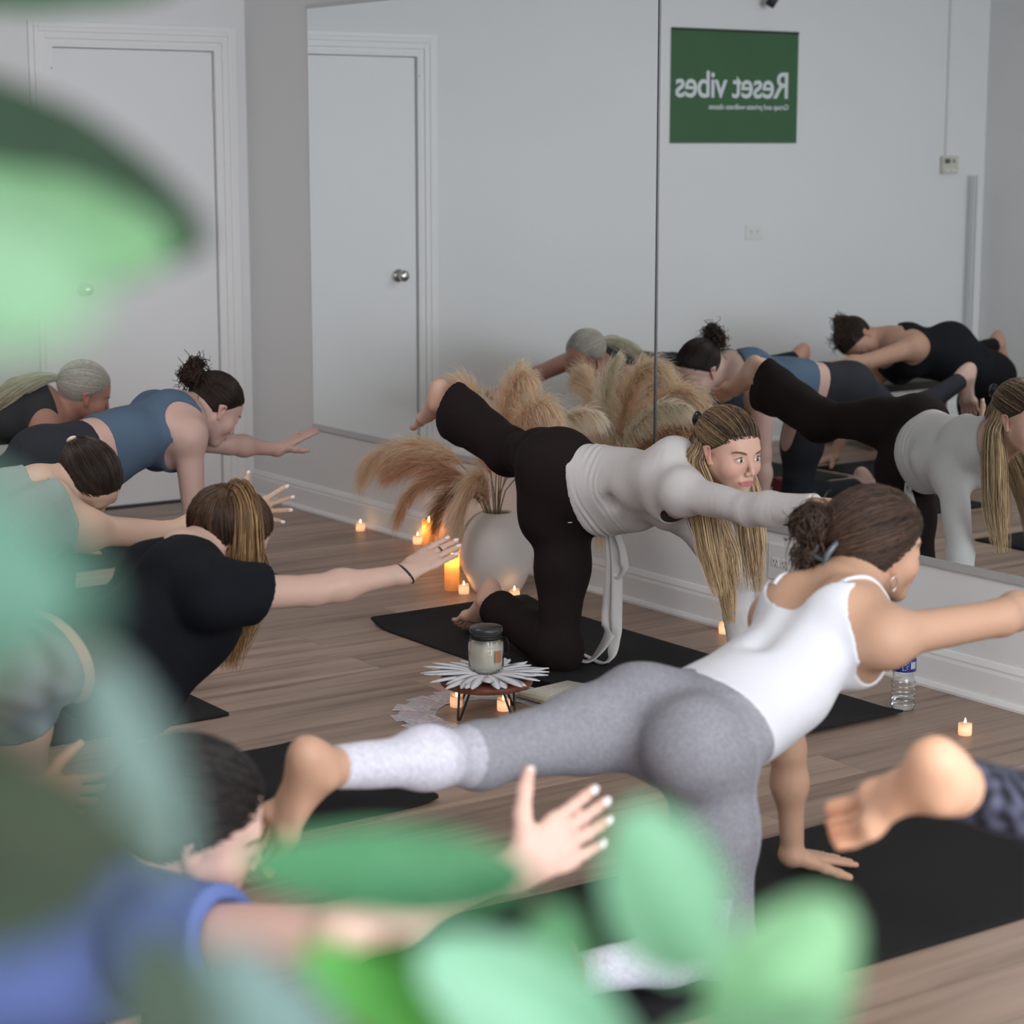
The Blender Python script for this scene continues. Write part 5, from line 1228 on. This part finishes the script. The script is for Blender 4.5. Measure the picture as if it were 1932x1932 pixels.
    ribbon('sash_end', root, [k0 + vg, k0 + vg * 1.6 + np.array([.010, 0, -.12]), k0 + vg * 1.8 + np.array([.012, -.004, -.25]), (k0 + vg * 2 + np.array([.004, -.005, 0])) * [1, 1, 0] + [0, 0, .09], (k0 + vg * 2 + np.array([-.02, -.02, 0])) * [1, 1, 0] + [0, 0, .014], (k0 + vg * 2 + np.array([-.17, .03, 0])) * [1, 1, 0] + [0, 0, .012]], .018, .003, SASH, B['r'])
    # hair: half up, long blonde lengths hanging down both sides
    rng = np.random.default_rng(3)
    hy = [-.085, -.060, -.040, -.025, .006, .046, .080, .105, .12]
    dark, bl1, bl2 = (.045, .028, .019), (.46, .29, .155), (.76, .54, .315)
    hair = cap(root, H, hy, (.050, .034, .025))
    T = (0.0, -.118, .055)
    hair_mesh('hair_strands', root, scalp_paths(H, T, 1500, hy, 1.0, .02, rng=rng), .0011, dark, bl1, rng=rng)
    dn = np.array([0, 0, -1.])
    for q, n in ((1, 420), (-1, 420)):
        a0 = H.w(q * .070, -.045, .010); a1 = H.w(q * .084, -.048, -.040); a2 = a1 + dn * .09 + H.f * (.055 if q > 0 else .02) + H.r * q * .010
        end = a2 + dn * (.25 if q > 0 else .28) + H.f * (.075 if q > 0 else .05)
        P = lock([H.w(q * .045, -.085, .055), a0, a1, a2, a2 * .5 + end * .5 + H.r * q * .006, end], n, [.012, .026, .034, .048, .048, .026], .0, M=20, wave=.008, rng=rng, flat=.7, lenj=.45)
        hair_mesh('hair_length', root, P, .0013, (.20, .13, .08), bl2, rng=rng)
    P = lock([H.w(.060, -.05, -.02), H.w(.075, -.02, -.06) + dn * .02, H.w(.07, .03, -.10) + dn * .06, H.w(.05, .07, -.10) + dn * .17, H.w(.04, .085, -.10) + dn * .27], 380, [.014, .024, .036, .042, .024], 0, M=20, wave=.008, rng=rng, flat=.7, lenj=.45)
    hair_mesh('hair_length', root, P, .0013, (.20, .13, .08), bl2, rng=rng)
    # back curtain of hair over the nape
    P = lock([H.w(0, -.112, .04), H.w(0, -.118, -.02), H.w(.01, -.10, -.07) + dn * .03, H.w(.05, -.045, -.12) + dn * .08, H.w(.035, .04, -.12) + dn * .20, H.w(.02, .06, -.12) + dn * .36], 600, [.020, .050, .050, .045, .040, .014], 0, M=20, wave=.008, rng=rng, flat=.6, lenj=.45)
    hair_mesh('hair_length', root, P, .0013, (.17, .11, .07), bl2, rng=rng)
    CL = mat('black_clip', (.008, .008, .008), .2)
    c = H.w(0, -.128, .060)
    for q in (-1, 1):
        ell_mesh('hair_clip', root, c + H.r * .022 * q, H.r, H.f, H.u, .013, .018, .024, CL, 16, 10)
    tag(ell_mesh('hoop_earring', root, H.w(.081, -.004, -.038), H.r, H.f, H.u, .003, .003, .003, mat('gold', (.8, .55, .25), .25, 1.0), 8, 6))
    o = ell_mesh('waist_logo', root, J['pel'] + sp * .075 + B['Dp'] * .075 + B['r'] * .085, sp, nrm(B['r'] - B['Dp']), nrm(B['r'] + B['Dp']), .010, .004, .0015, mat('logo_white', (.7, .7, .7), .6), 10, 6)
instructor()

# ---- person in white tank and grey leggings
def front():
    root, J, B, H, Rm, base = person('front', 'person in white tank top and grey leggings seen from behind, leg stretched across the foreground', 'R', 'L',
        (.56, .335, .225), down_hand=dict(spread=.13, topen=.62), feet={'R': (0, 0, 1)}, sole=(.66, .32, .20))
    G0, G1, G2 = np.array((.285, .285, .32)), np.array((.38, .38, .42)), np.array((.66, .65, .74))
    knL, anL, knR, anR = J['knL'], J['anL'], J['knR'], J['anR']
    def colf(V_):
        c = np.tile(G0, (len(V_), 1))
        for kn, an in ((knL, anL), (knR, anR)):
            ax = an - kn; t = (V_ - kn) @ ax / (ax @ ax)
            w1 = np.clip((t - .09) / .01, 0, 1); w2 = np.clip((t - .22) / .015, 0, 1); w3 = np.clip((t - .30) / .015, 0, 1)
            near = (np.abs((V_ - kn - np.clip(t, 0, 1)[:, None] * ax)).max(1) < .12)
            for w_, cc in ((w1, G0 * .5 + G2 * .50), (w2, G0 * .22 + G2 * .78), (w3, G2)):
                w_ = (w_ * near)[:, None]; c = c * (1 - w_) + cc * w_
        # lighter side panel along the standing thigh and a waistband
        hp = J['hipR']; ax = knR - hp; t = (V_ - hp) @ ax / (ax @ ax); o = V_ - hp - t[:, None] * ax
        side = (o @ B['r']) ; frw = o @ nrm(J['che'] - J['pel'])
        w_ = ((side > .0) & (frw > .015) & (t > -.2) & (t < 1.0))
        w_ = (np.clip((frw - .018) / .006, 0, 1) * np.clip((side + .02) / .01, 0, 1) * (t < 1.0) * (t > -.35))[:, None]
        c = c * (1 - .55 * w_) + G1 * .55 * w_
        tw = (V_ - J['pel']) @ B['sp']; w_ = (np.clip((tw - .085) / .004, 0, 1) * (.5 + .5 * np.sin(tw * 1400)))[:, None]
        c = c * (1 - .35 * w_) + G2 * .35 * w_
        rn = np.random.default_rng(1).normal(size=(len(V_), 1)); return np.clip(c * (1 + .085 * rn), 0, 1)
    leggings(root, J, B, colf, waist=.105, off=.004, ankle=.045, wr=(.0008, 50), h=.005)
    tank(root, J, B, (.76, .77, .82), hem=.045, neck=(.128, .155), hole=.105, dn=.09, off=.006, wr=(.0022, 24), seed=3., holey=.0)
    rs, Dc = B['rs'], B['Dc']
    allb = B['T'] + B['N'] + B['A']['L'][0] + B['A']['R'][0]
    for q, k in ((1, 'R'), (-1, 'L')):
        sp = B['sp']; p0 = J['nek'] * .47 + J['sh' + k] * .53
        pts = [on_surface(allb, p0 - sp * o + rs * q * x, dd) for o, x, dd in ((.060, .0, Dc), (.035, -.002, Dc), (.01, 0, Dc + sp * .3), (-.005, 0, Dc + sp), (-.01, 0, sp), (-.005, 0, sp - Dc * .8), (.03, 0, -Dc + sp * .2))]
        tube('shoulder_strap', pts, .0048, mat('white_strap', (.76, .77, .82), .8), root, 8)
    rng = np.random.default_rng(5)
    hy = [-.075, -.052, -.022, -.008, .022, .050, .072, .083, .100]
    c1, c2 = (.040, .024, .017), (.105, .060, .040)
    cap(root, H, hy, (.035, .021, .015), puff=1.07)
    T = (-.012, -.125, -.005)
    P = scalp_paths(H, T, 2200, hy, 1.10, .05, rng=rng, wob=.07)
    hair_mesh('hair_strands', root, P, .0012, c1, c2, rng=rng, jit=.3)
    # twisted bun spilling out of the claw clip
    curls(root, H.w(-.030, -.150, .048), 170, .044, .044, c1, c2, rng, up=H.u, n2=70, drop=.09)
    curls(root, H.w(-.022, -.150, -.020), 90, .030, .030, c1, c2, rng, up=H.u, n2=40, drop=.09)
    CLW = mat('smoky_clip', (.10, .12, .14), .12)
    a = H.w(.012, -.128, -.010)
    for q in (-1, 1):
        pts = [H.w(.012 + q * .020, -.105, .035), H.w(.016 + q * .024, -.135, .020), H.w(.016 + q * .022, -.150, -.012), H.w(.012 + q * .016, -.135, -.045), H.w(.012 + q * .012, -.108, -.058)]
        tube('hair_clip', pts, [.004, .0065, .007, .0065, .003], CLW, root, 8)
    tube('hair_clip', [H.w(-.02, -.150, -.008), H.w(.012, -.156, -.010), H.w(.044, -.150, -.010)], .005, CLW, root, 8)
    pts = []
    ec = H.w(.082, -.004, -.052)
    for i in range(15):
        x = i * 2 * PI / 14; pts.append(ec + (H.f * math.cos(x) * .008 + H.u * math.sin(x) * .015) * 1.0)
    tube('hoop_earring', pts, .0012, mat('silver', (.75, .75, .75), .2, 1.0), root, 6, 2)
    tube('ring', [J['wrL'] + nrm(J['haL'] - J['wrL']) * .105 + np.array([0, .010, 0]) + np.array([0, .011 * math.cos(x), .011 * math.sin(x)]) for x in np.linspace(0, 2 * PI, 10)], .0016, mat('silver', (.75, .75, .75), .2, 1.0), root, 6, 2)
    pts = [J['nek'] + rs * .058 * math.cos(x) + B['Dc'] * .052 * math.sin(x) + nrm(J['hed'] - J['nek']) * .012 - B['sp'] * .0 for x in np.linspace(0, PI, 9)]
    tube('necklace', pts, .0010, mat('gold', (.8, .55, .25), .25, 1.0), root, 6, 3)
def curls(root, c, n, r, h, colA, colB, rng, up=np.array([0, 0, 1.]), n2=30, drop=.03, name='hair_bun', rad=.0014):
    M = 16; t = np.linspace(0, 1, M)
    nn = rng.normal(size=(n, 3)); nn /= np.linalg.norm(nn, axis=1, keepdims=True)
    A = np.cross(nn, [.3, .2, .93]); A /= np.linalg.norm(A, axis=1, keepdims=True); B_ = np.cross(nn, A)
    R_ = r * (.55 + .5 * rng.random((n, 1))); ph = rng.random((n, 1)) * 6.28; ar = 2.5 + 3 * rng.random((n, 1))
    an = ph + ar * t[None]
    P = c + nn[:, None] * (rng.normal(size=(n, 1, 1)) * .012) + (R_ * np.cos(an))[..., None] * A[:, None] + (R_ * np.sin(an))[..., None] * B_[:, None]
    # loose curls
    st = rng.normal(size=(n2, 3)); st /= np.linalg.norm(st, axis=1, keepdims=True); st = st * r
    dr = st / r * (.012 + .026 * rng.random((n2, 1)))
    cu = rng.random((n2, 1)) * 6.28
    Q = c + st[:, None] + dr[:, None] * t[None, :, None] - np.array([0, 0, 1.]) * (drop * rng.random((n2, 1, 1))) * (t ** 1.5)[None, :, None]
    Q += .011 * np.stack([np.sin(9 * t[None] + cu), np.cos(8 * t[None] + cu), np.sin(7 * t[None] + 2 * cu)], -1) * t[None, :, None]
    hair_mesh(name, root, np.concatenate([P, Q]), rad * 1.3, colA, colB, rng=rng)
    b = ell_mesh(name, root, c, np.array([1., 0, 0]), np.array([0, 1., 0]), np.array([0, 0, 1.]), r * .72, r * .72, h * .72, HAIR, 16, 10, np.array(colA))
front()

# ---- person in the blue tank
def blue():
    root, J, B, H, Rm, base = person('blue', 'person in blue tank top and dark leggings with a curly brown bun, near the door', 'L', 'R',
        (.58, .385, .33), g=1.14, raise_hand=dict(spread=.11, curl=.05, topen=.9, pn=(.3, 0, -1)), feet={'L': (0, 0, 1)})
    leggings(root, J, B, (.030, .032, .040), waist=.075, off=.004, ankle=.02)
    tank(root, J, B, (.092, .140, .205), g=1.14, hem=.125, neck=(.085, .055), hole=.112, dn=.05, off=.007, wr=(.0026, 26), seed=1., holey=.024)
    rng = np.random.default_rng(8)
    hy = HY_UP; c1, c2 = (.018, .010, .008), (.060, .030, .020)
    cap(root, H, hy, (.016, .010, .008))
    T = (0, -.120, .045)
    hair_mesh('hair_strands', root, scalp_paths(H, T, 1300, hy, 1.0, .012, rng=rng), .0010, c1, (.035, .02, .014), rng=rng)
    curls(root, H.w(0, -.142, .048), 150, .042, .042, c1, c2, rng, n2=70, drop=.045)
    curls(root, H.w(.0, -.155, .085), 60, .028, .028, c1, c2, rng, n2=50, drop=.03)
    tube('ring', [J['wrL'] + nrm(J['haL'] - J['wrL']) * .10 + np.array([0, .011 * math.cos(x), .011 * math.sin(x)]) for x in np.linspace(0, 2 * PI, 10)], .0015, mat('silver', (.75, .75, .75), .2, 1.0), root, 6, 2)
blue()

# ---- grey-haired person
def grey():
    root, J, B, H, Rm, base = person('grey', 'grey-haired person with a long ponytail in a dark grey tank top, closest to the door', 'L', 'R',
        (.50, .27, .21), feet={'L': (0, 0, 1)})
    leggings(root, J, B, (.02, .021, .024), waist=.10, off=.004, ankle=.02)
    tank(root, J, B, (.045, .047, .052), hem=.06, neck=(.075, .07), hole=.100, off=.006, wr=(.002, 28), seed=4.)
    rng = np.random.default_rng(9); hy = HY_UP; c1, c2 = (.42, .40, .35), (.68, .64, .56)
    cap(root, H, hy, (.40, .38, .33))
    T = (0, -.125, .015)
    hair_mesh('hair_strands', root, scalp_paths(H, T, 1300, hy, 1.0, .015, rng=rng), .0010, c1, c2, rng=rng, jit=.15)
    a = H.w(0, -.122, .015); b = J['nek']
    back = nrm(J['pel'] - J['che'])
    P = lock([a - nrm(a - H.c) * .01, a + nrm(a - H.c) * .02, a + back * .10 + np.array([0, 0, .01]), a + back * .20 + np.array([0, -.02, -.02]), a + back * .30 + np.array([0, -.05, -.07])], 420, [.010, .016, .034, .042, .020], 0, M=16, wave=.010, rng=rng, lenj=.4)
    hair_mesh('ponytail', root, P, .0013, c1, (.66, .58, .40), rng=rng, jit=.15)
grey()

# ---- short dark hair, arm raised
def five():
    root, J, B, H, Rm, base = person('five', 'person with short dark hair, fingers spread wide, between blue tank top and black t-shirt', 'R', 'L',
        (.60, .41, .31), raise_hand=dict(pn=(-.05, 1, .1), spread=.26, curl=.03, topen=1.15), feet={'R': (0, 0, 1)}, nailcol=(.80, .72, .72))
    leggings(root, J, B, (.05, .07, .06), waist=.08, off=.004, ankle=.02)
    tank(root, J, B, (.30, .36, .33), hem=.06, neck=(.075, .07), hole=.095, off=.006, wr=(.002, 28), seed=5.)
    rng = np.random.default_rng(10); hy = [-.080, -.055, -.026, -.014, .014, .040, .062, .074, .095]
    cap(root, H, hy, (.030, .018, .012), puff=1.0)
    hair_mesh('hair_strands', root, scalp_paths(H, (0, -.12, .03), 1000, hy, 1.0, .02, rng=rng), .0010, (.028, .017, .012), (.05, .03, .02), rng=rng)
    ell_mesh('hair_clip', root, H.w(0, -.130, .03), H.r, H.f, H.u, .016, .008, .016, mat('pearl_clip', (.7, .6, .45), .3), 12, 8)
five()

# ---- black t-shirt
def tee():
    root, J, B, H, Rm, base = person('tee', 'person in black t-shirt with a brown ponytail, head down, arm pointing at the candles', 'R', 'L',
        (.60, .40, .32), g=1.05, raise_hand=dict(pn=(.05, .35, -1), spread=.03, curl=.08, topen=.35), feet={'R': (0, 0, 1)}, nailcol=(.78, .70, .72))
    sp, rs, Dc = B['sp'], B['rs'], B['Dc']
    leggings(root, J, B, lambda V_: np.clip(np.array((.20, .25, .27)) * (1 + .35 * wr_noise(V_, 60, 1.))[:, None], 0, 1), waist=.045, off=.007, kneecut=.16, name='shorts')
    # loose tee hanging away from the belly
    pr = list(B['T']) + [ecap(J['mid'] - B['Dp'] * .08, J['mid'] - B['Dp'] * .170 - sp * .01, sp, .13, .11, .065, .085, .06), cone(J['che'] - Dc * .10, J['mid'] - B['Dp'] * .15 + sp * .04, .08, .07, .06), ball(J['mid'] - B['Dp'] * .095, .085, .10), ball(J['che'] - Dc * .10 - sp * .05, .090, .10), ball(J['pel'] * .5 + J['mid'] * .5 - B['Dp'] * .06, .10, .08)]
    subs = [ell(J['nek'] + sp * .02, sp, rs, Dc, .045, .068, .14)]
    for k in 'LR':
        d = nrm(J['el' + k] - J['sh' + k]); pr.append(cone(J['sh' + k] - sp * .01, J['sh' + k] + d * .20, .066, .064, .04)); pr += B['A'][k][0]
        c = J['sh' + k] + d * .125; subs.append(cone(c + d * .088, J['el' + k] + d * .06, .086, .08, .004)); subs.append(cone(c - d * .03, c + d * .1, .050, .062, .004))
    clips = [off_plane(J['pel'], -sp, -.075)] + [cuff(J['sh' + k] + nrm(J['el' + k] - J['sh' + k]) * .125, nrm(J['el' + k] - J['sh' + k]) - np.array([0, 0, .25]), .12) for k in 'LR']
    garment('t_shirt', root, pr, .008, CLOTH, clips, subs, wr=(.0042, 17), seed=6., tint=lambda V_: np.tile(np.array((.0075, .0085, .012)), (len(V_), 1)))
    rng = np.random.default_rng(12); hy = HY_UP; c1, c2 = (.035, .018, .011), (.13, .068, .034)
    cap(root, H, hy, (.030, .016, .010), puff=1.03)
    T = (0, -.075, .100)
    hair_mesh('hair_strands', root, scalp_paths(H, T, 1800, hy, 1.04, .03, rng=rng), .0012, c1, c2, rng=rng)
    dn = np.array([0, 0, -1.]); o = H.w(0, -.070, .108); R2 = rs
    P = lock([H.w(0, -.06, .085), o, o + H.u * .022 + R2 * .015 + dn * .01, o + H.u * .035 + R2 * .035 + dn * .07, o + H.u * .030 + R2 * .035 + dn * .17, o + H.u * .010 + R2 * .02 + dn * .29, o - H.u * .03 + dn * .42], 620, [.010, .014, .026, .032, .042, .046, .026], 0, M=22, wave=.009, rng=rng, lenj=.5)
    hair_mesh('ponytail', root, P, .0013, (.05, .027, .016), (.50, .29, .13), rng=rng)
    P = lock([H.w(0.02, -.05, .09), o + H.u * .015 + dn * .02, o + H.f * .05 + dn * .12, H.w(0, .03, .06) + dn * .16, H.w(0, .01, -.02) + dn * .29], 360, [.012, .022, .034, .042, .026], 0, M=20, wave=.009, rng=rng, lenj=.5)
    hair_mesh('ponytail', root, P, .0013, (.05, .027, .016), (.46, .26, .12), rng=rng)
    tube('hair_tie', [o + (H.r * math.cos(x) + np.cross(H.u, H.r) * math.sin(x)) * .014 for x in np.linspace(0, 2 * PI, 10)], .004, mat('black_elastic', (.01, .01, .01), .7), root, 8, 3)
    w = J['wrR']; d = nrm(J['haR'] - w); e1 = nrm(np.cross(d, [0, 0, 1.])); e2 = np.cross(d, e1)
    tube('bracelet', [w - d * .002 + (e1 * math.cos(x) * 1.08 + e2 * math.sin(x)) * .0285 + d * .006 * math.sin(x) for x in np.linspace(0, 2 * PI, 14)], .0028, mat('black_elastic', (.01, .01, .01), .7), root, 8, 3)
    tube('ring', [w + d * .112 + (e1 * math.cos(x) + e2 * math.sin(x)) * .0098 - e1 * .006 for x in np.linspace(0, 2 * PI, 10)], .0020, mat('black_ring', (.01, .01, .01), .3), root, 6, 2)
tee()

# ---- blue t-shirt, short black hair (near the camera on the left)
def frontleft():
    root, J, B, H, Rm, base = person('frontleft', 'short black-haired person in a blue t-shirt nearest the camera, white painted nails', 'R', 'L',
        (.64, .42, .35), s=1.07, g=1.12, fem=False, raise_hand=dict(pn=(.25, 1, .1), spread=.035, curl=.09, topen=.72), feet={'R': (0, 0, 1)}, nailcol=(.82, .80, .82))
    sp, rs, Dc = B['sp'], B['rs'], B['Dc']
    leggings(root, J, B, (.02, .022, .03), waist=.06, off=.006, ankle=.02)
    pr = list(B['T']); subs = [ell(J['nek'] + sp * .02, sp, rs, Dc, .045, .072, .14)]
    for k in 'LR':
        d = nrm(J['el' + k] - J['sh' + k]); pr.append(cone(J['sh' + k] - sp * .01, J['sh' + k] + d * .20, .072, .064, .04)); pr += B['A'][k][0]
        c = J['sh' + k] + d * .100; subs.append(cone(c + d * .090, J['el' + k] + d * .06, .088, .085, .004)); subs.append(cone(c - d * .03, c + d * .1, .052, .062, .004))
    garment('t_shirt', root, pr, .009, CLOTH, [off_plane(J['pel'], -sp, -.03)] + [cuff(J['sh' + k] + nrm(J['el' + k] - J['sh' + k]) * .10, J['el' + k] - J['sh' + k], .125) for k in 'LR'], subs, wr=(.0040, 22), seed=7., tint=lambda V_: np.tile(np.array((.11, .155, .36)), (len(V_), 1)))
    rng = np.random.default_rng(14); hy = [-.088, -.062, -.030, -.014, .014, .044, .066, .078, .098]
    cap(root, H, hy, (.012, .010, .009), puff=1.0)
    hair_mesh('hair_strands', root, scalp_paths(H, (0, -.11, .02), 1500, hy, 1.01, .05, rng=rng, wob=.12), .0013, (.010, .008, .007), (.022, .018, .016), rng=rng)
frontleft()

# ---- reflected person in black (stands left of the frame)
def blacktank():
    root, J, B, H, Rm, base = person('blacktank', 'person in black tank top and trousers with curly dark hair, seen only in the mirror', 'R', 'L',
        (.48, .28, .20), g=1.08, feet={'R': (0, 0, 1)})
    leggings(root, J, B, (.009, .009, .011), waist=.10, off=.008, ankle=.02, wr=(.002, 30))
    pr = list(B['T']) + [ball(J['mid'] - B['Dp'] * .085, .09, .10)]
    rs, Dc, sp = B['rs'], B['Dc'], B['sp']; subs = [ell(J['nek'] + sp * .02, sp, rs, Dc, .05, .068, .14)]
    pr += B['N'] + B['A']['L'][0] + B['A']['R'][0]
    for k, q in (('R', 1), ('L', -1)):
        d = nrm(J['el' + k] - J['sh' + k]); subs.append(ell(J['sh' + k] + rs * q * .02, sp, rs, Dc, .075, .075, .12)); subs.append(cone(J['sh' + k] + d * .06, J['sh' + k] + d * .32, .07, .11))
    garment('tank_top', root, pr, .008, CLOTH, [off_plane(J['pel'], -sp, -.01), off_plane(J['nek'], sp, -.01)], subs, wr=(.003, 20), seed=8., tint=lambda V_: np.tile(np.array((.010, .011, .014)), (len(V_), 1)))
    rng = np.random.default_rng(15); cap(root, H, HY_UP, (.020, .013, .010))
    hair_mesh('hair_strands', root, scalp_paths(H, (0, -.10, .08), 900, HY_UP, 1.0, .03, rng=rng, wob=.06), .0011, (.02, .013, .01), (.06, .035, .022), rng=rng)
    curls(root, H.w(0, .0, .105), 50, .036, .036, (.022, .014, .010), (.09, .05, .03), rng, n2=60, drop=.02)
    curls(root, H.w(0, -.085, .085), 90, .042, .042, (.022, .014, .010), (.09, .05, .03), rng, n2=90, drop=.04)
blacktank()

# ---- person whose foot enters at the right
def right():
    root, J, B, H, Rm, base = person('right', 'person at the right edge, only a raised bare foot and dark spotted leggings in view', 'L', 'R',
        (.66, .38, .25), feet={'L': (0, 0, 1), 'Rw': (-.72, -.34, .64)}, sole=(.70, .30, .17), hres=.005)
    def colf(V_):
        n = wr_noise(V_, 150, 1.) + .7 * wr_noise(V_[:, [2, 0, 1]], 230, 4.)
        return np.clip(np.array((.045, .047, .070))[None] * (1 + 1.0 * np.clip(n, -.8, 1.2))[:, None], .008, 1)
    leggings(root, J, B, colf, waist=.10, off=.006, ankle=.035, h=.005)
    tank(root, J, B, (.03, .03, .04), hem=.06)
    cap(root, H, HY_UP, (.04, .025, .018)); 
right()

# ---- second-row person: only the forearm shows, far left
def second():
    root, J, B, H, Rm, base = person('second', 'person mostly outside the left edge, bare forearm reaching in behind the black-haired head', 'R', 'L',
        (.52, .29, .19), feet={'R': (0, 0, 1)}, raise_hand=dict(pn=(.2, 1, 0), curl=.3), hres=.005)
    leggings(root, J, B, (.02, .02, .022), waist=.10); tank(root, J, B, (.05, .05, .055), hem=.06)
    rng = np.random.default_rng(16); cap(root, H, HY_UP, (.02, .013, .01))
second()

# ------------------------------------------------------------------ foreground plants close to the lens
LEAFM = attr_mat('leaf', .42, spec=.4, transl=.28)
def leaf_geo(b, t, w, n, col, fold):
    b = np.array(b); t = np.array(t); ax = t - b; L = np.linalg.norm(ax); ax /= L
    n = np.array(n, float); n = nrm(n - ax * (n @ ax)); s = np.cross(ax, n)
    M, K = 22, 9; V_, C_ = [], []
    for i in range(M):
        q = i / (M - 1); hw = w * .5 * (math.sin(PI * q ** .80) ** .58 if 0 < q < 1 else 0) + .0004
        droop = -.10 * L * q * q
        for j in range(K):
            x = (j / (K - 1)) * 2 - 1; z = -abs(x) * hw * fold + .05 * hw * math.cos(q * 22) * x * x + droop
            V_.append(b + ax * q * L + s * x * hw + n * z); C_.append(np.array(col) * (1.25 if abs(x) < .12 else 1.0))
    F_ = [(i * K + j, i * K + j + 1, (i + 1) * K + j + 1, (i + 1) * K + j) for i in range(M - 1) for j in range(K - 1)]
    V_ = np.array(V_); m = len(V_); V2 = V_ - n * .0004
    rim = [j for j in range(K)] + [i * K + K - 1 for i in range(1, M)] + [(M - 1) * K + j for j in range(K - 2, -1, -1)] + [i * K for i in range(M - 2, 0, -1)]
    F2 = [tuple(m + x for x in f[::-1]) for f in F_] + [(rim[i], rim[(i + 1) % len(rim)], m + rim[(i + 1) % len(rim)], m + rim[i]) for i in range(len(rim))]
    return np.vstack([V_, V2]), np.array(F_ + F2), np.clip(np.vstack([C_, C_]), 0, 1)
def plant(label, base, top, idx, stems):
    t = thing('potted_plant', label, 'plant', base)
    b = np.array(base, float)
    lathe('pot', [(0, 0), (.11, 0), (.12, .01), (.15, .26), (.16, .27), (.16, .30), (.148, .30), (.14, .27), (0, .26)], mat('clay_pot', (.36, .16, .09), .8, var=.1), t, 40)
    lathe('soil', [(0, .272), (.141, .272)], mat('soil', (.05, .035, .025), .95), t, 30)
    for st in stems: tube('stem', [np.array([0, 0, .26])] + [np.array(p) - b for p in st], [.008, .003], mat('plant_stem', (.12, .10, .05), .7), t, 8, 8)
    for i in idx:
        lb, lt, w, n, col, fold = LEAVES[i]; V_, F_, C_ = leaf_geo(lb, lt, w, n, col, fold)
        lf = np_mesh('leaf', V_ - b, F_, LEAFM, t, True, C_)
        # petiole back to the nearest stem point
        cand = [np.array(p) for st in stems for p in spline(np.array(st), 6)]; p = min(cand, key=lambda c: np.linalg.norm(c - np.array(lb)))
        m_ = (np.array(lb) + p) / 2 + np.array([0, 0, .01])
        tube('petiole', [p - b, m_ - b, np.array(lb) - b], .0013, mat('plant_stem', (.12, .10, .05), .7), lf, 6, 5)
st1 = [(-.42, .62, .55), (-.40, .66, 1.0), (-.31, .70, 1.35), (-.27, .74, 1.52), (-.30, .80, 1.74)]
st1b = [(-.42, .62, .55), (-.36, .55, .95), (-.19, .46, 1.24), (-.155, .44, 1.40), (-.15, .42, 1.55)]
st1c = [(-.42, .62, .55), (-.22, .56, .95), (-.10, .56, 1.16), (-.075, .57, 1.24)]
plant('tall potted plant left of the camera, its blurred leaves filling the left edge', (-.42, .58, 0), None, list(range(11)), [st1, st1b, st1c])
st2 = [(.05, .90, .60), (.05, .80, .95), (.05, .74, 1.18), (.05, .74, 1.25)]
st2b = [(.05, .90, .60), (.0, .80, .98), (.01, .78, 1.20), (.01, .79, 1.27)]
st2c = [(.05, .90, .60), (.09, .80, .98), (.09, .78, 1.22)]
plant('lower potted plant before the camera, its blurred leaves along the bottom edge', (.05, .86, 0), None, list(range(11, 19)), [st2, st2b, st2c])
